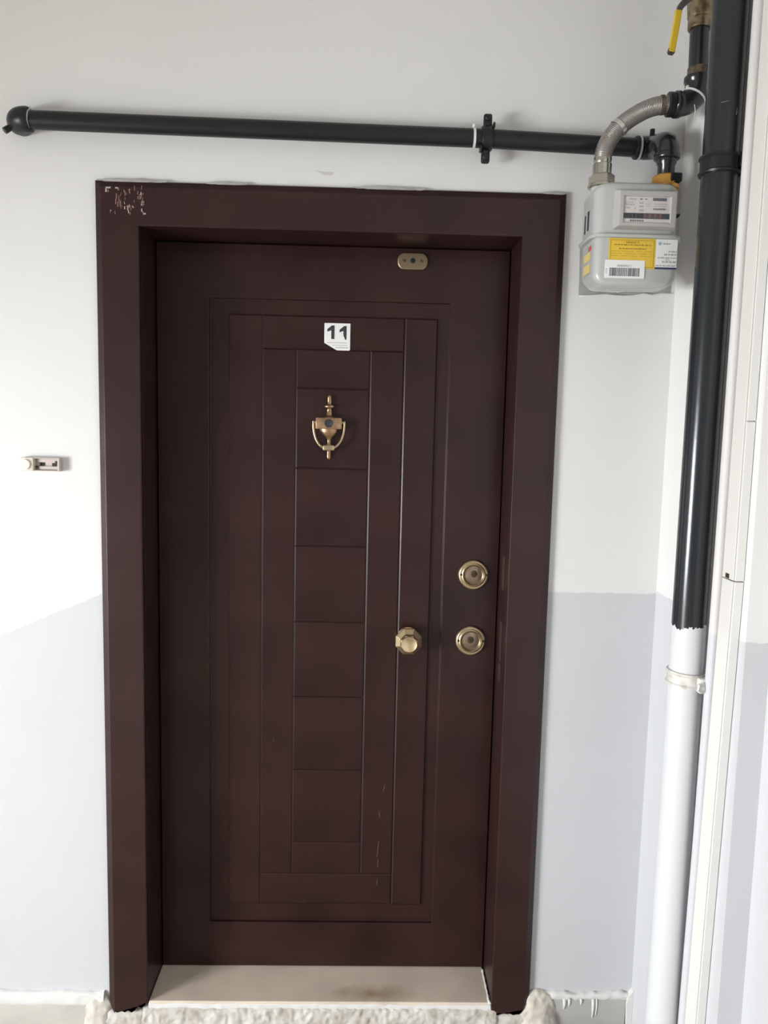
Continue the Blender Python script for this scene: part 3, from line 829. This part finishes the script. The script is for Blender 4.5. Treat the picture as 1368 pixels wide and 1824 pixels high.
# ------------------------------------------------------------------ gas meter
MX0, MX1, MF, MB_ = 0.581, 0.762, -0.200, -0.085
MC = (MX0 + MX1) / 2
gm = empty('gas_meter', (MC, -0.10, 1.878), 'light grey gas meter with yellow and white stickers beside the door', 'gas meter')
def rrect(x0, x1, y0, y1, r, k=6):
    out = []
    for cx, cy, a0 in ((x1 - r, y1 - r, 0), (x0 + r, y1 - r, 90), (x0 + r, y0 + r, 180), (x1 - r, y0 + r, 270)):
        for i in range(k + 1):
            t = math.radians(a0 + 90 * i / k); out.append((cx + r * math.cos(t), cy + r * math.sin(t)))
    return out
def shell(name, x0, x1, y0, y1, z0, z1, R, r, at_top, rp, rb=None):
    """pressed shell: plan corners of radius rp, ends rounded with R seen from the front and r seen from the side"""
    bm = NB(); rings = []
    hs_ = [0, .0006, .002, .004, .007, .010, .014, .019, .024, .030, .040, .050] + [abs(z1 - z0)]
    def inset(h, q): return 0 if h >= q else q - math.sqrt(max(0, q * q - (q - h) ** 2))
    for h in hs_:
        a, b = inset(h, R), inset(h, r); c = inset(h, rb or r)
        z = (z1 - h) if at_top else (z0 + h)
        rings.append([bm.verts.new((x, y, z)) for x, y in rrect(x0 + a, x1 - a, y0 + b, y1 - c, rp)])
    n = len(rings[0])
    for i in range(len(rings) - 1):
        for k in range(n): bm.faces.new((rings[i][k], rings[i][(k + 1) % n], rings[i + 1][(k + 1) % n], rings[i + 1][k]))
    bm.faces.new(rings[0]); bm.faces.new(rings[-1])
    return center(obj(name, bm, M_meter, gm, True, 50))
shell('upper_shell', MX0 - .003, MX1, MF, MB_, 1.984, 2.098, .024, .014, True, .022)
shell('lower_shell', MX0, MX1 + .003, MF - .001, MB_, 1.877, 1.980, .029, .010, False, .018, .055)
fl = NB()
add_poly_z(fl, rrect(MX0 - .011, MX1 + .011, MF - .009, MB_ + .008, .030), 1.9785, 1.986)
fo = center(obj('flange', fl, M_meter, gm, True, 50))
bv = fo.modifiers.new('edge', 'BEVEL'); bv.width = .002; bv.segments = 2; bv.limit_method = 'ANGLE'
# counter bezel
BX0, BX1, BZ0, BZ1 = .621, .748, 1.999, 2.075
bm = NB()
yf = MF - .020
ob0 = [(BX0 - .006, BZ0 - .004), (BX1 + .008, BZ0 - .004), (BX1 + .008, BZ1 + .005), (BX0 - .006, BZ1 + .005)]
of0 = [(BX0 + .002, BZ0 + .001), (BX1 - .001, BZ0 + .001), (BX1 - .001, BZ1 - .002), (BX0 + .002, BZ1 - .002)]
LX0, LX1, LZ0, LZ1 = .6335, .7335, 2.0075, 2.0615
oi = [(LX0, LZ0), (LX1, LZ0), (LX1, LZ1), (LX0, LZ1)]
r1 = [bm.verts.new((x, MF + .004, z)) for x, z in ob0]; r2 = [bm.verts.new((x, yf, z)) for x, z in of0]
r3 = [bm.verts.new((x, yf, z)) for x, z in oi]; r4 = [bm.verts.new((x, yf + .004, z)) for x, z in oi]
for a_, b_ in ((r1, r2), (r2, r3), (r3, r4)):
    for i in range(4): bm.faces.new((a_[i], a_[(i + 1) % 4], b_[(i + 1) % 4], b_[i]))
bm.faces.new(r4)
bz = center(obj('counter_bezel', bm, M_meterdk, gm))
bv = bz.modifiers.new('edge', 'BEVEL'); bv.width = .0025; bv.segments = 3; bv.limit_method = 'ANGLE'
yl_ = yf + .0035
bm = NB(); add_box(bm, LX0 + .0005, LX1 - .0005, yl_, yf + .0045, LZ0 + .0005, LZ1 - .0005)
lab = center(obj('rating_plate', bm, M_label, gm))
def bars(name, parent, m, spec, y, seed):
    rr = random.Random(seed); bm = NB()
    for x0, x1, z, h, ws in spec:
        x = x0
        while x < x1 - .0004:
            l = min(rr.uniform(.5, 1.5) * ws, x1 - x); add_box(bm, x, x + l, y - .0003, y + .0002, z - h / 2, z + h / 2); x += l + ws * .3
    o = center(obj(name, bm, m, parent)); o['kind'] = 'stuff'; return o
bm = NB(); add_box(bm, LX0 + .0005, LX1 - .0005, yl_ - .0006, yl_ + .001, 2.0155, 2.0270); center(obj('counter_window', bm, M_drum, lab))
bm = NB(); add_box(bm, .6785, .7160, yl_ - .0010, yl_ + .001, 2.0165, 2.0262, .001, 1); center(obj('decimal_window', bm, M_drumred, lab))
for k in range(5):
    bm = NB(); add_box(bm, .6385 + k * .0078, .6385 + k * .0078 + .0052, yl_ - .0009, yl_, 2.0172, 2.0255); center(obj('digit_drum', bm, M_ink, lab))
for k in range(3):
    bm = NB(); add_box(bm, .6815 + k * .0110, .6815 + k * .0110 + .0062, yl_ - .0013, yl_, 2.0172, 2.0255); center(obj('digit_drum', bm, M_drum, lab))
bars('fine_print', lab, M_greyink, [(.637, .653, 2.0490, .0022, .004), (.637, .656, 2.0445, .0028, .005), (.637, .647, 2.0375, .0034, .004), (.656, .659, 2.0365, .002, .003), (.6665, .676, 2.0480, .003, .002), (.6665, .676, 2.0410, .003, .002), (.6665, .677, 2.0330, .004, .003),
     (.699, .726, 2.0465, .0016, .003), (.699, .726, 2.0420, .0016, .003), (.644, .660, 2.0555, .003, .0022), (.680, .692, 2.0465, .0012, .003), (.680, .692, 2.0425, .0012, .003)], yl_, 5)
bars('dark_print', lab, M_bar, [(.668, .6735, 2.0560, .0026, .0026), (.679, .684, 2.0560, .0020, .004), (.697, .7245, 2.0360, .0034, .003), (.648, .678, 2.0115, .0034, .0034)], yl_, 6)
bars('barcode', lab, M_bar, [(.6955, .7255, 2.0560, .0062, .0006)], yl_, 7)
bm = NB(); add_poly_y(bm, [(.7500, 2.0215), (.7525, 2.0205), (.7565, 2.0275), (.7500, 2.0275)], MF - .0175, MF - .0165 + .012); center(obj('seal_hole', bm, M_dark, gm))
# stickers on the lower shell
ys = MF - .0016
def sticker(name, x0, x1, z0, z1, y, m, label):
    bm = NB(); add_box(bm, x0, x1, y - .0004, y + .0008, z0, z1); o = center(obj(name, bm, m, gm)); o['label'] = label; return o
ye = sticker('warning_sticker', .6105, .7125, 1.9140, 1.9775, ys, M_yellow, 'yellow warning sticker headed DİKKAT')
bm = NB()
for a in ((.614, .709, 1.9735, 1.9741), (.614, .709, 1.9170, 1.9176), (.614, .6146, 1.9170, 1.9741), (.7084, .709, 1.9170, 1.9741)):
    add_box(bm, a[0], a[1], ys - .0008, ys, a[2], a[3])
center(obj('border_line', bm, M_yellowink, ye))
bars('fine_print', ye, M_yellowink, [(.622, .703, 1.9640, .0020, .006), (.632, .692, 1.9560, .0018, .005), (.616, .705, 1.9505, .0004, .02), (.616, .705, 1.9455, .0004, .02), (.616, .705, 1.9405, .0004, .02)], ys - .0004, 9)
wh = sticker('supplier_sticker', .7130, .7600, 1.9155, 1.9775, ys - .0002, M_sticker, 'white sticker with blue emblem and navy foot')
bars('fine_print', wh, M_greyink, [(.728, .744, 1.9682, .0030, .005), (.741, .7585, 1.9520, .0030, .006), (.732, .7585, 1.9455, .0034, .006), (.718, .7585, 1.9385, .0026, .006), (.735, .744, 1.9345, .0018, .004), (.728, .7585, 1.9300, .0034, .006), (.7145, .7585, 1.9220, .0026, .006)], ys - .0006, 10)
bm = NB(); add_box(bm, .7130, .7600, ys - .0010, ys, 1.9145, 1.9185); center(obj('foot_band', bm, M_navy, wh))
bm = NB(); add_lathe(bm, (.7215, ys - .0004, 1.9685), (0, -1, 0), [(0, .0040), (.0005, .0040), (.0006, .0035)], 18); center(obj('emblem', bm, M_cyan, wh))
bc = sticker('barcode_sticker', .6030, .6905, 1.8930, 1.9315, ys - .0012, M_sticker, 'white barcode sticker')
rr = random.Random(44); bm = NB(); x = .6140
while x < .6785:
    wd = rr.choice((.0008, .0012, .0018, .0026)); add_box(bm, x, x + wd, ys - .0019, ys - .0014, 1.8975, 1.9150); x += wd + rr.choice((.0006, .0009, .0014))
o = center(obj('barcode', bm, M_bar, bc)); o['kind'] = 'stuff'
bars('fine_print', bc, M_greyink, [(.6055, .6085, 1.9120, .0025, .002), (.6055, .6085, 1.9080, .0025, .002), (.6055, .6085, 1.9040, .0025, .002)], ys - .0016, 12)
# stickers on the meter's left side
xs_ = MX0 - .0035
bm = NB(); add_box(bm, xs_ - .0004, xs_ + .0008, -.165, -.115, 2.000, 2.048); sg = center(obj('side_label', bm, M_greyink, gm)); sg['label'] = 'narrow grey label on the meter side'
bm = NB(); add_box(bm, xs_ - .0008, xs_, -.156, -.142, 2.004, 2.046); center(obj('dark_stripe', bm, M_drum, sg))
bm = NB(); add_box(bm, xs_ - .0008, xs_, -.130, -.120, 2.002, 2.042); center(obj('dark_stripe', bm, M_drum, sg))
xs2 = MX0 - .0006
bm = NB(); add_box(bm, xs2 - .0004, xs2 + .0008, -.172, -.115, 1.908, 1.968); sg = center(obj('side_sticker', bm, M_greyink, gm)); sg['label'] = 'yellow and grey hazard sticker on the meter side'
for z0, z1 in ((1.938, 1.955), (1.911, 1.930)):
    bm = NB(); add_box(bm, xs2 - .0009, xs2, -.168, -.119, z0, z1); center(obj('yellow_field', bm, M_paley, sg))
bm = NB(); add_box(bm, xs2 - .0010, xs2, -.172, -.152, 1.958, 1.967); center(obj('red_field', bm, M_red, sg))
# text
def text_part(name, s, x, z, y, size, m, parent, align='CENTER'):
    c = bpy.data.curves.new(name, 'FONT'); c.body = s; c.size = size; c.align_x = align; c.extrude = .0002
    t = bpy.data.objects.new(name, c); C.objects.link(t)
    bpy.context.view_layer.update()
    me = bpy.data.meshes.new_from_object(t.evaluated_get(bpy.context.evaluated_depsgraph_get()))
    bpy.data.objects.remove(t); bpy.data.curves.remove(c)
    me.transform(Matrix.Translation((x, y, z)) @ Matrix.Rotation(math.pi / 2, 4, 'X'))
    bm = NB(); bm.from_mesh(me); bpy.data.meshes.remove(me)
    return center(obj(name, bm, m, parent))
text_part('heading', 'DİKKAT !!', .6615, 1.9672, ys - .0007, .0062, M_yellowink, ye)
text_part('serial_number', '20480030211', .6460, 1.9172, ys - .0018, .0062, M_greyink, bc)
# inlet and outlet spigots
CXL, CYLN = 0.6075, -0.130
for x in (CXL, CXR):
    bm = NB(); add_tube(bm, [(x, CYLN, 2.070), (x, CYLN, 2.094), (x, CYLN, 2.1025)], [.0225, .0225, .0235], 24); center(obj('spigot', bm, M_meter, gm, True, 40))
bm = NB(); add_box(bm, .642, .664, -.175, -.165, 2.0965, 2.1000, .001, 1); center(obj('seal_tab', bm, M_dark, gm))

# bare plaster left round the meter, with torn paint at its foot
bp_ = empty('wall_patch', (0.72, 0, 1.895), 'ragged bare plaster patch behind the foot of the gas meter', 'wall patch')
rr = random.Random(31)
edge = [(.602 + i * .0225, 1.8925 + rr.uniform(-.003, .003) + .008 * (i / 10) ** 2) for i in range(11)]
bm = NB(); add_poly_y(bm, edge + [(.830, 2.0), (.60, 2.0), (.602, 1.93)], -.0016, 0.0)
center(obj('bare_plaster', bm, M_bare, bp_))
bm = NB(); pth = [(x, -.004, z - .002) for x, z in edge]
add_tube(bm, pth, [rr.uniform(.0012, .0030) for _ in pth], 8); center(obj('paint_edge', bm, M_paper, bp_, True))
bm = NB()
add_poly_y(bm, [(.617, 1.8990), (.630, 1.8950), (.655, 1.8945), (.690, 1.8930), (.707, 1.8960), (.706, 1.9010), (.690, 1.9035), (.650, 1.9040), (.630, 1.9110), (.620, 1.9070)], -.034, -.030)
center(obj('torn_paint', bm, M_paper, bp_))
bm = NB(); add_tube(bm, [(.66, -.031, 1.900), (.66, 0, 1.906)], .003, 8); center(obj('torn_fold', bm, M_paper, bp_))

# ------------------------------------------------------------------ flexible hose and valve
hs = empty('gas_hose', (CXL, CYLN, 2.11), 'corrugated steel gas hose curving up from the meter', 'hose')
hexnut('hose_nut', CXL, CYLN, 2.107, 2.130, .0280, M_nickel, hs, .15)
bm = NB(); add_tube(bm, [(CXL, CYLN, 2.1015), (CXL, CYLN, 2.103), (CXL, CYLN, 2.1085), (CXL, CYLN, 2.110)], [.027, .0300, .0300, .0275], 28)
center(obj('nut_collar', bm, M_nickel, hs, True, 40))
bm = NB(); add_tube(bm, [(CXL, CYLN, 2.128), (CXL, CYLN, 2.152), (CXL, CYLN, 2.154), (CXL, CYLN, 2.160), (CXL, CYLN, 2.1625), (CXL, CYLN - .001, 2.170)], [.0210, .0210, .0187, .0202, .0202, .0178], 28)
center(obj('ferrule', bm, M_nickel, hs, True, 40))
hp = smooth_path([(CXL, CYLN, 2.164), (.612, -.131, 2.190), (.627, -.132, 2.217), (.648, -.134, 2.2395), (.677, -.138, 2.2595), (.704, -.143, 2.2715), (.730, -.147, 2.277), (.742, -.149, 2.2768)], 14)
# resample finely for the corrugation
L_ = [0.0]
for i in range(1, len(hp)): L_.append(L_[-1] + (hp[i] - hp[i - 1]).length)
step = 0.0011; pts = []; d = 0.0; k = 0
while d < L_[-1]:
    while L_[k + 1] < d: k += 1
    t = (d - L_[k]) / (L_[k + 1] - L_[k]); pts.append(hp[k].lerp(hp[k + 1], t)); d += step
bm = NB(); add_tube(bm, pts, [.0193 - (.0007 if i % 3 == 0 else 0) for i in range(len(pts))], 24)
center(obj('hose', bm, M_steel, hs, True, 60))
i = int(len(pts) * .40); ax = (pts[i + 2] - pts[i - 2])
tie(pts[i].x, pts[i].y, pts[i].z, .0196, ax, hs, None, M_band, wd=.0048)
bm = NB(); add_tube(bm, [(.7245, -.1465, 2.2762), (.7315, -.1475, 2.2768), (.733, -.148, 2.2768), (.738, -.149, 2.2768)], [.0205, .0205, .0185, .0185], 24)
center(obj('end_collar', bm, M_rust, hs, True, 40))

VX, VY = 0.8010, -0.150
vl = empty('gas_valve', (VX, VY, 2.28), 'brass ball valve with yellow lever above black elbow, upper right', 'valve')
bm = NB(); add_tube(bm, [(.7375, VY, 2.2768), (.7395, VY, 2.2768), (.7505, VY, 2.277), (.753, VY, 2.277)], [.0225, .0256, .0256, .0235], 24)
center(obj('socket', bm, M_black, vl, True, 40))
path = [(.7525, VY, 2.277), (.755, VY, 2.277), (.764, VY, 2.2775), (.767, VY, 2.278)] + bez((.770, VY, 2.2785), (.791, VY, 2.282), (VX, VY, 2.296), (VX, VY, 2.318), 12) + [(VX, VY, 2.323), (VX, VY, 2.326), (VX, VY, 2.335), (VX, VY, 2.337)]
rd = [.0255, .0278, .0278, .0255] + [.0252] * 13 + [.0252, .0278, .0278, .0235]
bm = NB(); add_tube(bm, path, rd, 28); center(obj('elbow', bm, M_blackgloss, vl, True, 50))
pm = path[11]; pd = Vector(path[12]) - Vector(path[10])
tie(pm[0], pm[1], pm[2], .0254, pd, vl, (-.019, -.010, .014), wd=.0020)
bm = NB(); add_tube(bm, [(VX, VY, 2.334), (VX, VY, 2.354)], .0217, 24); center(obj('rusty_thread', bm, M_rust, vl, True, 40))
bm = NB(); add_tube(bm, [(VX, VY, 2.350), (VX, VY, 2.354), (VX - .002, VY, 2.455)], [.0210, .0203, .0203], 24); center(obj('nipple', bm, M_blackgloss, vl, True, 40))
bm = NB()
add_lathe(bm, (VX - .002, VY, 2.433), (0, 0, 1), [(0, .0230), (.003, .0250), (.020, .0250), (.022, .0235), (.026, .0265), (.060, .0295), (.085, .0265), (.088, .025), (.108, .025), (.112, .022)], 28)
center(obj('valve_body', bm, M_valve, vl, True, 30))
bm = NB(); add_tube(bm, [(VX - .002, VY, 2.54), (VX - .002, VY, ZC)], .0203, 24); center(obj('nipple', bm, M_blackgloss, vl, True, 40))
bm = NB(); add_tube(bm, [(VX - .002, VY - .022, 2.486), (VX - .003, VY - .044, 2.486)], .007, 14); center(obj('stem', bm, M_lever, vl, True, 40))
def strap(bm, pts, wd, th):
    """flat bar along pts in a plane facing the room"""
    pts = [Vector(p) for p in pts]; rows = []
    for i, p in enumerate(pts):
        t = (pts[min(i + 1, len(pts) - 1)] - pts[max(i - 1, 0)]).normalized()
        s = t.cross(Vector((0, 1, 0))).normalized(); q = s.cross(t).normalized()
        W_ = wd[i] if isinstance(wd, (list, tuple)) else wd
        rows.append([bm.verts.new(p + a * s * W_ / 2 + b * q * th / 2) for a, b in ((-1, -1), (-.8, -1.2), (.8, -1.2), (1, -1), (1, 1), (-1, 1))])
    for i in range(len(rows) - 1):
        for k in range(6): bm.faces.new((rows[i][k], rows[i][(k + 1) % 6], rows[i + 1][(k + 1) % 6], rows[i + 1][k]))
    bm.faces.new(rows[0][::-1]); bm.faces.new(rows[-1])
yv = -.196
bm = NB(); strap(bm, smooth_path([(VX - .003, yv, 2.487), (.775, yv, 2.483), (.750, yv - .002, 2.467), (.7355, yv - .004, 2.452), (.7305, yv - .006, 2.438)], 5), .0135, .0035)
lev = center(obj('lever', bm, M_lever, vl))
bm = NB(); add_lathe(bm, (VX - .003, yv, 2.487), (0, -1, 0), [(-.002, .009), (.006, .009), (.007, .007)], 6); center(obj('stem_nut', bm, M_lever, lev))
gpth = smooth_path([(.7312, yv - .005, 2.4435), (.7285, yv - .007, 2.420), (.7245, yv - .009, 2.394), (.7205, yv - .011, 2.367), (.7187, yv - .012, 2.357)], 4)
bm = NB(); strap(bm, gpth, [.0132] * (len(gpth) - 3) + [.0138, .0133, .009], .0075); gr = center(obj('grip', bm, M_grip, vl)); gr['label'] = 'yellow vinyl grip'
bm = NB(); strap(bm, [(.7195, yv - .0112, 2.3635), (.7184, yv - .012, 2.3570), (.7178, yv - .0122, 2.3535)], [.0146, .0144, .009], .0066); center(obj('worn_tip', bm, M_rust, gr))
bm = NB(); add_tube(bm, [(.788, -.176, 2.268), (.7895, -.178, 2.255), (.790, -.177, 2.240)], [.0008, .0007, .0005], 6); center(obj('tie_tail', bm, M_tie, vl))

# ------------------------------------------------------------------ riser, conduit, trunking
RX, RY, RR = 0.7935, -0.31, 0.0352
rs = empty('riser_pipe', (RX, RY, ZF), 'thick vertical gas riser, black above and white-painted below', 'pipe')
bm = NB(); add_tube(bm, [(RX + .002, RY, ZC), (RX + .001, RY, 2.1), (RX, RY, 1.2), (RX, RY, .7), (RX - .004, RY, ZF)], RR, 48)
center(obj('pipe', bm, M_riser, rs, True, 60))
# chips in the black paint
rr = random.Random(5); bm = NB()
for ang, z, wd, h, ln_ in ((-45, 2.193, .006, .016, .003), (-52, 2.203, .004, .008, .004), (-70, 2.190, .002, .014, .002), (-40, 2.205, .003, .006, .001), (-110, 2.207, .014, .0016, .0)):
    a = math.radians(ang); tx = -math.sin(a); ty = math.cos(a); r_ = RR + .0003
    p = Vector((RX + r_ * math.cos(a), RY + r_ * math.sin(a), z))
    q = [bm.verts.new(p + Vector((tx, ty, 0)) * u + Vector((0, 0, v))) for u, v in ((-wd / 2, -h / 2), (wd / 2, -h / 2 + .002), (wd / 2 - .001, h / 2), (-wd / 2 + ln_, h / 2 - .002))]
    q2 = [bm.verts.new(v.co - Vector((math.cos(a), math.sin(a), 0)) * .0012) for v in q]
    bm.faces.new(q)
    for i in range(4): bm.faces.new((q[i], q2[i], q2[(i + 1) % 4], q[(i + 1) % 4]))
o = center(obj('paint_chips', bm, M_white_res, rs)); o['kind'] = 'stuff'

def ring_band(x, y, z, ri, ro, h, m, parent, tilt=(0, 0), name='band', lip=.003):
    bm = NB(); n = 44; prof = [(-h / 2, ri), (-h / 2, ro + lip * .6), (-h / 2 + .004, ro + lip), (-h / 2 + .007, ro), (h / 2 - .007, ro), (h / 2 - .004, ro + lip), (h / 2, ro + lip * .6), (h / 2, ri)]
    rg = [[bm.verts.new((x + r * math.cos(2 * math.pi * k / n), y + r * math.sin(2 * math.pi * k / n), z + dz + tilt[0] * r * math.cos(2 * math.pi * k / n) + tilt[1] * r * math.sin(2 * math.pi * k / n))) for k in range(n)] for dz, r in prof]
    for i in range(len(rg)):
        for k in range(n): bm.faces.new((rg[i][k], rg[i][(k + 1) % n], rg[(i + 1) % len(rg)][(k + 1) % n], rg[(i + 1) % len(rg)][k]))
    return center(obj(name, bm, m, parent, True, 40))
kc = empty('riser_clamp', (RX, RY, 2.095), 'black clamp ring on the upper black part of the riser', 'clamp')
ring_band(RX + .001, RY, 2.096, RR + .0002, RR + .0035, .036, M_black, kc, (-.02, .02))
bm = NB(); add_box(bm, RX + .026, RX + .044, RY - .034, RY - .012, 2.086, 2.116, .004, 2); center(obj('ear', bm, M_black, kc, True, 40))
bm = NB(); add_tube(bm, [(RX + .0385, RY - .036, 2.083), (RX + .040, RY - .028, 2.081)], .0065, 12); center(obj('bolt', bm, M_orange, kc, True, 40))
bm = NB(); add_tube(bm, [(RX + .030, RY + .01, 2.096), (XS, RY + .01, 2.096)], .005, 12); center(obj('stud', bm, M_black, kc, True, 40))
kc = empty('riser_clamp', (RX, RY, 1.03), 'white-painted clamp with a slotted bolt on the lower white riser', 'clamp')
ring_band(RX, RY, 1.036, RR + .0002, RR + .0028, .031, M_clampw, kc, (-.06, .0))
bm = NB(); add_box(bm, RX + .010, RX + .030, RY - .050, RY - .026, 1.015, 1.048, .004, 2); center(obj('ear', bm, M_clampw, kc, True, 40))
bm = NB(); add_lathe(bm, (RX + .017, RY - .048, 1.030), (-.25, -1, 0.05), [(0, .011), (.006, .012), (.010, .012), (.011, .0100)], 6, .4); bh = center(obj('bolt_head', bm, M_band, kc))
bm = NB(); add_lathe(bm, (RX + .017, RY - .048, 1.030), (-.25, -1, 0.05), [(.0105, .0045), (.0118, .0045), (.012, .004)], 14); center(obj('slot', bm, M_greyink, bh))
bm = NB(); add_box(bm, RX + .024, RX + .036, RY - .045, RY - .030, 1.018, 1.045, .003, 2); center(obj('ear', bm, M_clampw, kc, True, 40))
bm = NB(); add_tube(bm, [(RX + .028, RY - .034, 1.036), (RX + .042, RY - .02, 1.036), (XS, RY - .0, 1.036)], .0065, 12); center(obj('stud', bm, M_clampw, kc, True, 40))

bm = NB(); add_tube(bm, [(.8245, -.369, ZC), (.8245, -.369, 1.3), (.8245, -.362, .7), (.8245, -.343, ZF)], .0125, 24)
cdt = center(obj('conduit_pipe', bm, M_conduit, None, True, 60)); tag(cdt, 'thin off-white pipe running upright between the riser and cable trunking', 'pipe')

def trunk_y(z): return -.394 if z > 1.27 else -.394 + (1.27 - z) / 1.27 * .034
TD, TP = .052, .0205
def trunk_section(z0, z1, label, seam=0.0):
    ys0, ys1 = trunk_y(z0), trunk_y(z1)
    t = empty('cable_trunking', (XS - .01, ys0 - .026, z0), label, 'cable trunking', 'lengths of cable trunking')
    def slab(name, x0, x1, a0, a1, m, zz0=z0, zz1=z1, yy0=None, yy1=None):
        yy0 = trunk_y(zz0); yy1 = trunk_y(zz1)
        bm = NB()
        vb = [bm.verts.new((x, yy0 - a, zz0)) for x, a in ((x0, a0), (x1, a0), (x1, a1), (x0, a1))]
        vt = [bm.verts.new((x, yy1 - a, zz1)) for x, a in ((x0, a0), (x1, a0), (x1, a1), (x0, a1))]
        bm.faces.new(vb[::-1]); bm.faces.new(vt)
        for i in range(4): bm.faces.new((vb[i], vb[(i + 1) % 4], vt[(i + 1) % 4], vt[i]))
        o = center(obj(name, bm, m, t)); b = o.modifiers.new('edge', 'BEVEL'); b.width = .0012; b.segments = 2
        return o
    slab('channel', XS - TP, XS - .0012, 0, TD - .006, M_trunk)
    return slab, t
slab_, t_ = trunk_section(1.2745, ZC, 'upper length of cream cable trunking on the side wall')
slab_('lid', XS - TP + .0018, XS - .001, TD - .0045, TD, M_trunklid, 1.2745, 1.585); slab_('lid', XS - TP + .0018, XS - .001, TD - .0045, TD, M_trunklid, 1.587, ZC)
slab_, t_ = trunk_section(ZF, 1.2725, 'lower length of cream cable trunking reaching the floor')
slab_('lid', XS - TP + .0018, XS - .001, TD - .0045, TD, M_trunklid, ZF, 1.2725)
bm = NB(); add_box(bm, XS - TP - .0006, XS - TP + .002, trunk_y(1.3) - .030, trunk_y(1.3) - .014, 1.2755, 1.285, .0005, 1); center(obj('chip', bm, M_screw, t_))
